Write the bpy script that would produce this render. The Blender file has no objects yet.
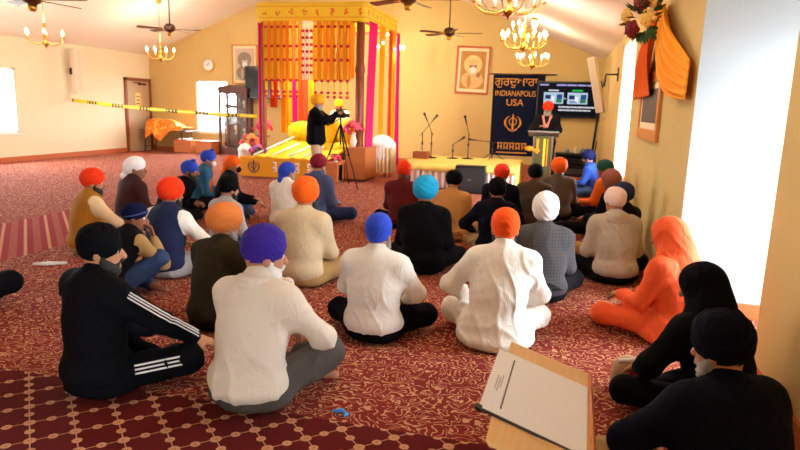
import bpy, bmesh, math, random
import numpy as np
from mathutils import Vector, Matrix
random.seed(4)
S = bpy.context.scene
COL = S.collection
PI = math.pi
V = lambda *a: np.array(a, dtype=float)

# ------------------------------------------------------------------ materials
def rgb(r, g, b):
    f = lambda c: (c/255/12.92) if c <= 10 else ((c/255+0.055)/1.055)**2.4
    return (f(r), f(g), f(b), 1)
MATS = {}
def new_mat(name):
    m = bpy.data.materials.new(name); m.use_nodes = True
    nt = m.node_tree; b = nt.nodes['Principled BSDF']
    return m, nt, b
def mat(name, col, rough=.6, metal=0, bump=0, bscale=60, var=0.0, sheen=0, emit=None, estr=0, spec=None):
    if name in MATS: return MATS[name]
    m, nt, b = new_mat(name)
    b.inputs['Base Color'].default_value = col
    b.inputs['Roughness'].default_value = rough
    b.inputs['Metallic'].default_value = metal
    if spec is not None: b.inputs['Specular IOR Level'].default_value = spec
    if sheen: b.inputs['Sheen Weight'].default_value = sheen
    if emit: b.inputs['Emission Color'].default_value = emit; b.inputs['Emission Strength'].default_value = estr
    tc = nt.nodes.new('ShaderNodeTexCoord')
    if bump:
        n = nt.nodes.new('ShaderNodeTexNoise'); n.inputs['Scale'].default_value = bscale; n.inputs['Detail'].default_value = 4
        nt.links.new(tc.outputs['Object'], n.inputs['Vector'])
        bp = nt.nodes.new('ShaderNodeBump'); bp.inputs['Strength'].default_value = bump; bp.inputs['Distance'].default_value = .01
        nt.links.new(n.outputs['Fac'], bp.inputs['Height']); nt.links.new(bp.outputs['Normal'], b.inputs['Normal'])
    if var:
        n = nt.nodes.new('ShaderNodeTexNoise'); n.inputs['Scale'].default_value = 7; n.inputs['Detail'].default_value = 5
        nt.links.new(tc.outputs['Object'], n.inputs['Vector'])
        mx = nt.nodes.new('ShaderNodeMix'); mx.data_type = 'RGBA'
        mx.inputs[6].default_value = tuple(c*(1-var) for c in col[:3])+(1,)
        mx.inputs[7].default_value = tuple(min(1, c*(1+var)) for c in col[:3])+(1,)
        nt.links.new(n.outputs['Fac'], mx.inputs[0]); nt.links.new(mx.outputs[2], b.inputs['Base Color'])
    MATS[name] = m
    return m
def cloth(name, r, g, b, rough=.85, bump=.25, bscale=220, var=.12, sheen=.0):
    new = name not in MATS
    m = mat(name, rgb(r, g, b), rough, 0, bump, bscale, var, sheen, spec=.25 if max(r, g, b) > 60 else .06)
    if new and not name.startswith('turban') and bump:
        nt = m.node_tree; b0 = [n for n in nt.nodes if n.type == 'BUMP'][0]; bs_ = nt.nodes['Principled BSDF']; tc = [n for n in nt.nodes if n.type == 'TEX_COORD'][0]
        n = nt.nodes.new('ShaderNodeTexNoise'); n.inputs['Scale'].default_value = 9; n.inputs['Detail'].default_value = 3; n.inputs['Distortion'].default_value = 2.2
        mp = nt.nodes.new('ShaderNodeMapping'); mp.inputs['Scale'].default_value = (1, 1, .55); nt.links.new(tc.outputs['Object'], mp.inputs['Vector']); nt.links.new(mp.outputs[0], n.inputs['Vector'])
        b2 = nt.nodes.new('ShaderNodeBump'); b2.inputs['Strength'].default_value = .30; b2.inputs['Distance'].default_value = .03
        nt.links.new(n.outputs['Fac'], b2.inputs['Height']); nt.links.new(b2.outputs[0], b0.inputs['Normal'])
    return m
def translucent(m, k=.45):
    nt = m.node_tree; b = nt.nodes['Principled BSDF']; out = [n for n in nt.nodes if n.type == 'OUTPUT_MATERIAL'][0]
    t = nt.nodes.new('ShaderNodeBsdfTranslucent'); mx = nt.nodes.new('ShaderNodeMixShader'); mx.inputs[0].default_value = k
    ln = b.inputs['Base Color'].links
    if ln: nt.links.new(ln[0].from_socket, t.inputs[0])
    else: t.inputs[0].default_value = b.inputs['Base Color'].default_value
    nt.links.new(b.outputs[0], mx.inputs[1]); nt.links.new(t.outputs[0], mx.inputs[2]); nt.links.new(mx.outputs[0], out.inputs[0]); return m
class NB:      # small node-maths helper
    def __init__(s, nt): s.nt = nt
    def m(s, op, a, b=0.0, c=None):
        n = s.nt.nodes.new('ShaderNodeMath'); n.operation = op
        for i, v in enumerate((a, b) if c is None else (a, b, c)):
            if isinstance(v, (int, float)): n.inputs[i].default_value = v
            else: s.nt.links.new(v, n.inputs[i])
        return n.outputs[0]
    def mix(s, f, a, b):
        n = s.nt.nodes.new('ShaderNodeMix'); n.data_type = 'RGBA'
        for i, v in ((0, f), (6, a), (7, b)):
            if isinstance(v, (int, float, tuple)): n.inputs[i].default_value = v
            else: s.nt.links.new(v, n.inputs[i])
        return n.outputs[2]
    def noise(s, vec, scale, detail=2, dist=0, rough=.5):
        n = s.nt.nodes.new('ShaderNodeTexNoise'); n.inputs['Scale'].default_value = scale
        n.inputs['Detail'].default_value = detail; n.inputs['Distortion'].default_value = dist; n.inputs['Roughness'].default_value = rough
        s.nt.links.new(vec, n.inputs['Vector']); return n.outputs['Fac']
def wood(name, c1, c2, rough=.45, scale=4, axis=(1, 12, 12)):
    if name in MATS: return MATS[name]
    m, nt, b = new_mat(name); nb = NB(nt)
    tc = nt.nodes.new('ShaderNodeTexCoord'); mp = nt.nodes.new('ShaderNodeMapping'); mp.inputs['Scale'].default_value = axis
    nt.links.new(tc.outputs['Object'], mp.inputs['Vector'])
    f = nb.noise(mp.outputs[0], scale, 6, .6)
    nt.links.new(nb.mix(f, c1, c2), b.inputs['Base Color']); b.inputs['Roughness'].default_value = rough
    MATS[name] = m; return m

BRASS = mat('brass', rgb(214, 165, 75), .3, 1)
DARKBRASS = mat('dark_brass', rgb(95, 68, 38), .4, .8)
BLACK = mat('black_plastic', rgb(20, 20, 22), .45)
BLACKMETAL = mat('black_metal', rgb(24, 24, 27), .4, .5)
WHITEP = mat('white_plastic', rgb(236, 226, 208), .5)
WALL = mat('wall_paint', rgb(208, 182, 120), .8, bump=.05, bscale=90, spec=.2)
LWALL = mat('left_wall_lit', rgb(226, 212, 182), .8, bump=.05, bscale=90, spec=.2)  # wall paint made paler: window light on the left wall put into the colour
WHITEWALL = mat('white_wall_paint', rgb(176, 182, 188), .75, bump=.03, bscale=80)
CEIL = mat('ceiling_paint', rgb(236, 226, 214), .85, bump=.1, bscale=120, spec=.2)
TRIMW = wood('trim_wood', rgb(168, 82, 40), rgb(196, 104, 54))
DARKWOOD = wood('dark_wood', rgb(70, 30, 18), rgb(104, 50, 28))
REDWOOD = wood('red_wood', rgb(118, 52, 26), rgb(150, 74, 36))
BOXWOOD = wood('box_wood', rgb(176, 96, 50), rgb(200, 118, 62))
PLANK = wood('plank_wood', rgb(222, 168, 98), rgb(238, 194, 128), .5, 5, (14, 1.2, 12))
PAPER = mat('paper', rgb(246, 244, 246), .7)
INK = mat('ink', rgb(40, 40, 48), .7)
FADEINK = mat('faded_ink', rgb(190, 190, 198), .7)
GOLD = mat('gold_thread', rgb(214, 148, 52), .5, .2)
BULB = mat('bulb', rgb(255, 240, 210), .4, emit=rgb(255, 226, 165), estr=22)
CANDLE = mat('candle_sleeve', rgb(245, 235, 215), .5)
YELLOW = cloth('yellow_satin', 248, 214, 30, .5, .1, 60, .06)
SILKYEL = cloth('stage_cloth', 246, 208, 108, .7, .1, 60, .05)
MUSTARD = cloth('mustard_cloth', 226, 150, 20, .7, .1, 60, .06)
ORANGE = cloth('orange_silk', 234, 98, 10, .75, .1, 60, .08)
ORANGE2 = cloth('light_orange_silk', 255, 158, 8, .75, .08, 60, .06)
MAGENTA = cloth('magenta_silk', 232, 24, 130, .5, .1, 60, .05)
WHITEC = cloth('white_cloth', 240, 236, 236, .8, .1, 60, .04)

# ------------------------------------------------------------------ objects
def link_mesh(name, me, m=None, parent=None, smooth=False, loc=None, rot=None):
    o = bpy.data.objects.new(name, me); COL.objects.link(o)
    if m is not None:
        for k in (m if isinstance(m, (list, tuple)) else [m]): me.materials.append(k)
    if smooth: me.polygons.foreach_set('use_smooth', [True]*len(me.polygons))
    if parent is not None: o.parent = parent
    if loc is not None: o.location = loc
    if rot is not None: o.rotation_euler = rot
    return o
def obj(name, bm, m=None, parent=None, smooth=False, loc=None, rot=None):
    me = bpy.data.meshes.new(name); bm.normal_update(); bm.to_mesh(me); bm.free()
    return link_mesh(name, me, m, parent, smooth, loc, rot)
def thing(name, label, cat, loc=(0, 0, 0), rz=0, group=None):
    o = bpy.data.objects.new(name, None); COL.objects.link(o); o.empty_display_size = .1
    o.location = loc; o.rotation_euler = (0, 0, rz)
    return tag(o, label, cat, group)
def tag(o, label, cat, group=None):
    o['label'] = label; o['category'] = cat
    if group: o['group'] = group
    return o
def struct(o): o['kind'] = 'structure'; return o
def dup(root, loc, rz, label, group=None, scale=None):
    def cp(o, par):
        c = o.copy(); COL.objects.link(c)
        if par is not None: c.parent = par
        for ch in list(o.children): cp(ch, c)
        return c
    r = cp(root, None); r.location = loc; r.rotation_euler = (0, 0, rz); r['label'] = label
    if group: r['group'] = group
    if scale: r.scale = (scale,)*3
    return r
def B(bm, x0, x1, y0, y1, z0, z1, bev=0, M=None, mi=0):
    r = bmesh.ops.create_cube(bm, size=1); vs = r['verts']
    for v in vs: v.co = Vector(((x0+x1)/2+v.co.x*(x1-x0), (y0+y1)/2+v.co.y*(y1-y0), (z0+z1)/2+v.co.z*(z1-z0)))
    fs = list({f for v in vs for f in v.link_faces})
    for f in fs: f.material_index = mi
    if bev:
        es = list({e for v in vs for e in v.link_edges})
        r2 = bmesh.ops.bevel(bm, geom=es, offset=bev, segments=2, profile=.6, affect='EDGES')
        vs = list({v for f in r2['faces'] for v in f.verts})
    if M is not None: bmesh.ops.transform(bm, matrix=M, verts=vs)
    return bm
def box(x0, x1, y0, y1, z0, z1, bev=0): return B(bmesh.new(), x0, x1, y0, y1, z0, z1, bev)
def T(bm, pts, rad, n=8, mi=0, cap=True):      # tube along points, rad number or list
    pts = [Vector(p) for p in pts]
    if isinstance(rad, (int, float)): rad = [rad]*len(pts)
    rings = []; up = None
    for i, p in enumerate(pts):
        d = (pts[min(i+1, len(pts)-1)]-pts[max(i-1, 0)]).normalized()
        if up is None:
            up = Vector((0, 0, 1)) if abs(d.z) < .9 else Vector((1, 0, 0))
        a = (up-d*up.dot(d)).normalized(); b = d.cross(a); up = a
        rings.append([bm.verts.new(p+(a*math.cos(2*PI*k/n)+b*math.sin(2*PI*k/n))*rad[i]) for k in range(n)])
    for r0, r1 in zip(rings, rings[1:]):
        for k in range(n):
            f = bm.faces.new((r0[k], r0[(k+1) % n], r1[(k+1) % n], r1[k])); f.material_index = mi; f.smooth = True
    if cap:
        bm.faces.new(rings[0][::-1]).material_index = mi; bm.faces.new(rings[-1]).material_index = mi
    return bm
def tube(pts, rad, n=8): return T(bmesh.new(), pts, rad, n)
def L(bm, prof, n=20, c=(0, 0, 0)):      # lathe of (r,z)
    rings = []
    for r, z in prof:
        rings.append([bm.verts.new((c[0]+r*math.cos(2*PI*k/n), c[1]+r*math.sin(2*PI*k/n), c[2]+z)) for k in range(n)])
    for r0, r1 in zip(rings, rings[1:]):
        for k in range(n): bm.faces.new((r0[k], r0[(k+1) % n], r1[(k+1) % n], r1[k])).smooth = True
    bm.faces.new(rings[0][::-1]); bm.faces.new(rings[-1]); return bm
def lathe(prof, n=20, c=(0, 0, 0)): return L(bmesh.new(), prof, n, c)
def ball(bm, c, r, seg=10, sc=(1, 1, 1), mi=0):
    res = bmesh.ops.create_uvsphere(bm, u_segments=seg, v_segments=max(5, seg*2//3), radius=r)
    for v in res['verts']: v.co = Vector((v.co.x*sc[0]+c[0], v.co.y*sc[1]+c[1], v.co.z*sc[2]+c[2]))
    for f in {f for v in res['verts'] for f in v.link_faces}: f.smooth = True; f.material_index = mi
    return bm
def poly(bm, pts2, y0, y1, M=None, mi=0):      # polygon in XZ extruded along Y
    a = [bm.verts.new((x, y0, z)) for x, z in pts2]; b = [bm.verts.new((x, y1, z)) for x, z in pts2]; n = len(a)
    fs = [bm.faces.new(a), bm.faces.new(b[::-1])]+[bm.faces.new((a[i], b[i], b[(i+1) % n], a[(i+1) % n])) for i in range(n)]
    for f in fs: f.material_index = mi
    if M is not None: bmesh.ops.transform(bm, matrix=M, verts=a+b)
    return bm
def grid_mesh(P, closed_u=False):      # P[nv][nu] array of points -> faces
    P = np.asarray(P, float); nv, nu = P.shape[:2]
    idx = np.arange(nv*nu).reshape(nv, nu)
    if closed_u: a = idx[:-1]; b = np.roll(idx, -1, 1)[:-1]; c = np.roll(idx, -1, 1)[1:]; d = idx[1:]
    else: a = idx[:-1, :-1]; b = idx[:-1, 1:]; c = idx[1:, 1:]; d = idx[1:, :-1]
    return arr_mesh(P.reshape(-1, 3), np.stack([a, b, c, d], -1).reshape(-1, 4))
def arr_mesh(v, q, name='m'):
    me = bpy.data.meshes.new(name)
    me.vertices.add(len(v)); me.vertices.foreach_set('co', np.asarray(v, np.float32).ravel())
    me.loops.add(len(q)*4); me.loops.foreach_set('vertex_index', np.asarray(q, np.int32).ravel())
    me.polygons.add(len(q)); me.polygons.foreach_set('loop_start', np.arange(len(q), dtype=np.int32)*4)
    me.polygons.foreach_set('loop_total', np.full(len(q), 4, np.int32))
    me.polygons.foreach_set('use_smooth', np.ones(len(q), bool))
    me.update(calc_edges=True); return me
def solid(o, t, off=0):
    md = o.modifiers.new('thick', 'SOLIDIFY'); md.thickness = t; md.offset = off; return o
def curtain(name, m, p0, p1, z0, z1, folds, amp, parent=None, gather=None, nv=30, seed=0, thick=.004, wob=0.0):
    # hanging fabric between p0 and p1 (top), gather(t)-> width factor at height t (0 top .. 1 bottom)
    p0 = V(*p0); p1 = V(*p1); d = p1-p0; n = V(-d[1], d[0]); n /= np.hypot(*n)
    nu = folds*8+1; rs = np.random.RandomState(seed); ph = rs.rand(4)*6
    P = np.zeros((nv, nu, 3))
    for j in range(nv):
        t = j/(nv-1); g = gather(t) if gather else 1
        if isinstance(g, tuple): g, c = g
        else: c = .5
        for i in range(nu):
            u = i/(nu-1); a = amp*(.6+.5*t)*math.sin(2*PI*folds*u+ph[0]+.6*math.sin(5*u+ph[1]+t))+wob*math.sin(4*t+3*u+ph[2])
            q = p0+d*(c+(u-.5)*g)+n*a
            P[j, i] = (q[0], q[1], z1+(z0-z1)*t)
    o = link_mesh(name, grid_mesh(P), m, parent, True)
    return solid(o, thick)
def text(name, s, size, m, parent, M, ext=.002, align='CENTER'):
    c = bpy.data.curves.new(name, 'FONT'); c.body = s; c.size = size; c.extrude = ext; c.align_x = align; c.resolution_u = 4
    o = bpy.data.objects.new(name, c)
    COL.objects.link(o); bpy.context.view_layer.update()
    me = bpy.data.meshes.new_from_object(o); bpy.data.objects.remove(o)
    o = link_mesh(name, me, m, parent); o.matrix_local = M; return o
UPRIGHT = Matrix.Rotation(PI/2, 4, 'X')      # XY text stood up, facing -Y

# ------------------------------------------------------------------ implicit surfaces (rounded, smoothly joined bodies)
class Field:
    def __init__(s, h): s.h = h; s.P = []
    def cone(s, a, b, ra, rb, k=.03): s.P.append(('c', V(*a), V(*b), ra, rb, k, 0)); return s
    def ell(s, c, r, R=None, k=.05, sub=0): s.P.append(('e', V(*c), V(*r), np.eye(3) if R is None else R, 0, k, sub)); return s
    def box_of(s, p):
        if p[0] == 'c':
            a, b = p[1], p[2]; r = max(p[3], p[4]); return np.minimum(a, b)-r, np.maximum(a, b)+r
        r = np.abs(p[3])@p[2]; return p[1]-r, p[1]+r
    def mesh(s, zmin=None, fold=None):
        h = s.h; bb = [s.box_of(p) for p in s.P if not p[6]]
        lo = np.min([b[0] for b in bb], 0)-3*h; hi = np.max([b[1] for b in bb], 0)+3*h
        n = np.ceil((hi-lo)/h).astype(int)+1
        FAR = .12; F = np.full(n, FAR, np.float32)
        ax = [lo[i]+h*np.arange(n[i]) for i in range(3)]
        for p in s.P:
            k = p[5]; b0, b1 = s.box_of(p); mg = k+3*h
            i0 = np.maximum(0, np.floor((b0-mg-lo)/h).astype(int)); i1 = np.minimum(n, np.ceil((b1+mg-lo)/h).astype(int)+1)
            if (i1 <= i0).any(): continue
            sl = tuple(slice(i0[i], i1[i]) for i in range(3))
            X = (ax[0][sl[0]])[:, None, None].astype(np.float32); Y = (ax[1][sl[1]])[None, :, None].astype(np.float32); Z = (ax[2][sl[2]])[None, None, :].astype(np.float32)
            if p[0] == 'c':
                a, b, ra, rb = p[1], p[2], p[3], p[4]; d = b-a; dd = max(1e-9, d@d)
                t = np.clip(((X-a[0])*d[0]+(Y-a[1])*d[1]+(Z-a[2])*d[2])/dd, 0, 1)
                D = np.sqrt((X-a[0]-t*d[0])**2+(Y-a[1]-t*d[1])**2+(Z-a[2]-t*d[2])**2)-(ra+(rb-ra)*t)
            else:
                R = p[3]; x, y, z = X-p[1][0], Y-p[1][1], Z-p[1][2]; r = p[2]
                q = [R[0, i]*x+R[1, i]*y+R[2, i]*z for i in range(3)]
                k0 = np.sqrt((q[0]/r[0])**2+(q[1]/r[1])**2+(q[2]/r[2])**2)+1e-6
                k1 = np.sqrt((q[0]/r[0]**2)**2+(q[1]/r[1]**2)**2+(q[2]/r[2]**2)**2)+1e-6
                D = k0*(k0-1)/k1
            f = F[sl]
            if p[6]: F[sl] = np.maximum(f, -D)
            else:
                hh = np.maximum(k-np.abs(f-D), 0)/k
                F[sl] = np.minimum(f, D)-hh*hh*k*.25
        if zmin is not None:
            F = np.maximum(F, (zmin-ax[2])[None, None, :].astype(np.float32))
        F[0] = F[-1] = FAR; F[:, 0] = F[:, -1] = FAR; F[:, :, 0] = F[:, :, -1] = FAR
        S_ = F < 0
        cnt = np.zeros(n-1, np.int8)
        for a in (0, 1):
            for b in (0, 1):
                for c in (0, 1): cnt += S_[a:n[0]-1+a, b:n[1]-1+b, c:n[2]-1+c]
        cell = (cnt > 0) & (cnt < 8); ci = np.argwhere(cell); N = len(ci)
        idx = np.full(n-1, -1, np.int32); idx[cell] = np.arange(N)
        acc = np.zeros((N, 3)); num = np.zeros(N)
        cs = [(a, b, c) for a in (0, 1) for b in (0, 1) for c in (0, 1)]
        val = {c: F[ci[:, 0]+c[0], ci[:, 1]+c[1], ci[:, 2]+c[2]] for c in cs}
        for c in cs:
            for axn in range(3):
                if c[axn]: continue
                e = list(c); e[axn] = 1; e = tuple(e); va, vb = val[c], val[e]; mk = (va < 0) != (vb < 0)
                t = np.where(mk, va/(va-vb+1e-12), 0); pt = np.tile(np.array(c, float), (N, 1)); pt[:, axn] += t
                acc[mk] += pt[mk]; num[mk] += 1
        v = lo+(ci+acc/num[:, None])*h
        Q = []
        for axn in range(3):
            sa = [slice(0, None)]*3; sb = [slice(0, None)]*3; sa[axn] = slice(0, -1); sb[axn] = slice(1, None)
            A, Bb = S_[tuple(sa)], S_[tuple(sb)]; e = np.argwhere(A != Bb)
            u, w = (axn+1) % 3, (axn+2) % 3
            fl = A[e[:, 0], e[:, 1], e[:, 2]]
            def at(du, dw):
                q = e.copy(); q[:, u] -= du; q[:, w] -= dw; return idx[q[:, 0], q[:, 1], q[:, 2]]
            q = np.stack([at(1, 1), at(0, 1), at(0, 0), at(1, 0)], -1); q[~fl] = q[~fl][:, ::-1]
            Q.append(q)
        me = arr_mesh(v, np.concatenate(Q))
        if fold:
            nr = np.zeros(N*3, np.float32); me.vertices.foreach_get('normal', nr); nr = nr.reshape(-1, 3)
            v2 = v+nr*fold(v)[:, None]
            if zmin is not None: v2[:, 2] = np.maximum(v2[:, 2], zmin)
            me.vertices.foreach_set('co', v2.astype(np.float32).ravel()); me.update()
        return me
def folds(seed, amp=.006):
    r = np.random.RandomState(seed); p = r.rand(16)*6
    def f(v):
        x, y, z = v[:, 0], v[:, 1], v[:, 2]
        wx = x+.03*np.sin(13*z+p[0])+.02*np.sin(29*y+p[1]); wz = z+.035*np.sin(9*x+p[2])+.02*np.sin(21*x+11*y+p[3])
        def crease(t): return 1.25*np.exp(-(np.sin(t)/.38)**2)-.25
        env = .45+.55*np.sin(4.3*x+3.1*z+p[4])*np.sin(5*y-3*z+p[5]); env2 = .5+.5*np.sin(6*z-4*x+p[6])
        low = np.clip((.40-z)*4, .25, 1)
        a = crease(17*wz+5*np.abs(wx)*2+p[7])*env*low*1.3; b = crease(13*wx*2+6*wz+p[8])*env2*.7; c = crease(15*wz-10*wx+p[9])*(1-env)*.5
        d = np.sin(9*x+8*y-7*z+p[10])*.5+np.sin(30*wx+20*wz+p[11])*.08
        return amp*(a+b+c+d)
    return f
def Rx(a): c, s = math.cos(a), math.sin(a); return np.array([[1, 0, 0], [0, c, -s], [0, s, c]])
def Ry(a): c, s = math.cos(a), math.sin(a); return np.array([[c, 0, s], [0, 1, 0], [-s, 0, c]])
def Rz(a): c, s = math.cos(a), math.sin(a); return np.array([[c, -s, 0], [s, c, 0], [0, 0, 1]])
def ik(a, t, l1, l2, pole):
    a, t, pole = map(lambda q: np.array(q, float), (a, t, pole)); d = t-a; D = np.linalg.norm(d)
    if D > (l1+l2)*.985: t = a+d/D*(l1+l2)*.985; d = t-a; D = np.linalg.norm(d)
    u = d/D; x = (l1*l1-l2*l2+D*D)/(2*D); hgt = math.sqrt(max(0, l1*l1-x*x))
    pl = pole-u*(pole@u); pl /= np.linalg.norm(pl)+1e-9
    return a+u*x+pl*hgt, t
# ------------------------------------------------------------------ people
SKIN = {'a': mat('skin_warm', rgb(176, 120, 88), .55, bump=.05, bscale=300), 'b': mat('skin_brown', rgb(140, 88, 60), .55, bump=.05, bscale=300)}
HAIRB = mat('black_hair', rgb(22, 18, 17), .7, bump=.6, bscale=260)
HAIRG = mat('grey_hair', rgb(150, 146, 142), .8, bump=.6, bscale=260)
HAIRW = mat('white_hair', rgb(225, 222, 220), .8, bump=.6, bscale=260)
EYEW = mat('eye_white', rgb(235, 230, 225), .3); IRIS = mat('iris', rgb(30, 20, 15), .2)
SOCK = cloth('dark_sock', 40, 38, 42); 
def hand(F, w, d, n, side, curl=.5, k=.006, fk=1.0):
    # w wrist, d direction, n palm normal, side=+1 right hand / -1 left
    d = d/np.linalg.norm(d); n = n-d*(n@d); n /= np.linalg.norm(n); s = np.cross(d, n)*side
    s = -s  # thumb side
    R = np.stack([s, n, d], 1)
    F.ell(w+d*.045, (.040*fk, .016*fk, .052), R, .02)
    for off, ln in ((.028, .074), (.010, .084), (-.010, .078), (-.027, .060)):
        p = w+d*.085+s*off; r = .0095*fk; dd = d.copy(); a = 0
        for j, fr in enumerate((.45, .32, .23)):
            a = curl*(j+.6); dd = d*math.cos(a)+n*math.sin(a)
            q = p+dd*ln*fr; F.cone(p, q, r, r*.9, k); p = q; r *= .9
    p = w+d*.025+s*.030; q = p+(d*.6+s*.7+n*.2)*.040; F.cone(p, q, .012*fk, .0105*fk, .015)
    q2 = q+(d*.85+s*.15+n*.35)*.032; F.cone(q, q2, .0105*fk, .0085*fk, k)
def frame_from(d):      # columns: x-right, y-front, z along spine d
    d = d/np.linalg.norm(d); x = V(1, 0, 0); y = np.cross(d, x); y /= np.linalg.norm(y); x = np.cross(y, d); return np.stack([x, y, d], 1)

def seated(lean=.06, tilt=0, shrug=0, knees=None, ankles=None, hands=None, poles=None, hy=0, hp=0, turn=0):
    J = {}
    J['pel'] = V(0, 0, .125); J['wai'] = V(tilt*.3, lean*.15, .29); J['che'] = V(tilt*.7, lean*.55, .43)
    J['nec'] = V(tilt, lean, .605+shrug*.01)-V(0, 0, max(0, lean-.12)*.55); J['upp'] = J['nec']+V(0, -.01, -.075)
    ct, st = math.cos(turn), math.sin(turn)
    for s, nm in ((1, 'R'), (-1, 'L')):
        J['sh'+nm] = J['nec']+V(s*.170*ct, s*-.170*st-.005, -.070+shrug*.02)
        J['hip'+nm] = V(s*.10, .03, .115)
        J['kn'+nm] = V(*(knees or {}).get(nm, (s*.30, .30, .13)))
        J['an'+nm] = V(*(ankles or {}).get(nm, (-s*.12, .38 if s > 0 else .33, .065)))
        J['to'+nm] = J['an'+nm]+V(-s*.13, .06, -.025)
        t = V(*(hands or {}).get(nm, (s*.10, .34, .24))); pl = (poles or {}).get(nm, (s*.6, -.6, -.6))
        J['el'+nm], J['wr'+nm] = ik(J['sh'+nm], t, .275, .255, pl)
    J['hd'] = J['nec']+V(0, .035+.12*math.sin(max(0, hp)), .125); J['R'] = Rz(-hy)@Rx(-hp)
    J['floor'] = True
    return J
def standing(H=1.78, hands=None, poles=None, hy=0, hp=0, feet=.13, lean=0.0):
    k = H/1.78; J = {}
    J['pel'] = V(0, 0, .93*k); J['wai'] = V(0, 0, 1.08*k); J['che'] = V(0, lean*.5, 1.25*k); J['nec'] = V(0, lean, 1.47*k); J['upp'] = V(0, lean, 1.39*k)
    for s, nm in ((1, 'R'), (-1, 'L')):
        J['sh'+nm] = J['nec']+V(s*.185, 0, -.055)
        J['hip'+nm] = V(s*.095, 0, .90*k); J['kn'+nm] = V(s*(.5*feet+.05), .03, .49*k); J['an'+nm] = V(s*feet, -.02, .08); J['to'+nm] = V(s*(feet+.03), .14, .03)
        t = V(*(hands or {}).get(nm, (s*.26, .08, .85))); pl = (poles or {}).get(nm, (s*.5, -.8, -.4))
        J['el'+nm], J['wr'+nm] = ik(J['sh'+nm], t, .29, .26, pl)
    J['hd'] = J['nec']+V(0, .03, .14); J['R'] = Rz(-hy)@Rx(-hp); J['floor'] = False
    return J
PID = [0]
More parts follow.
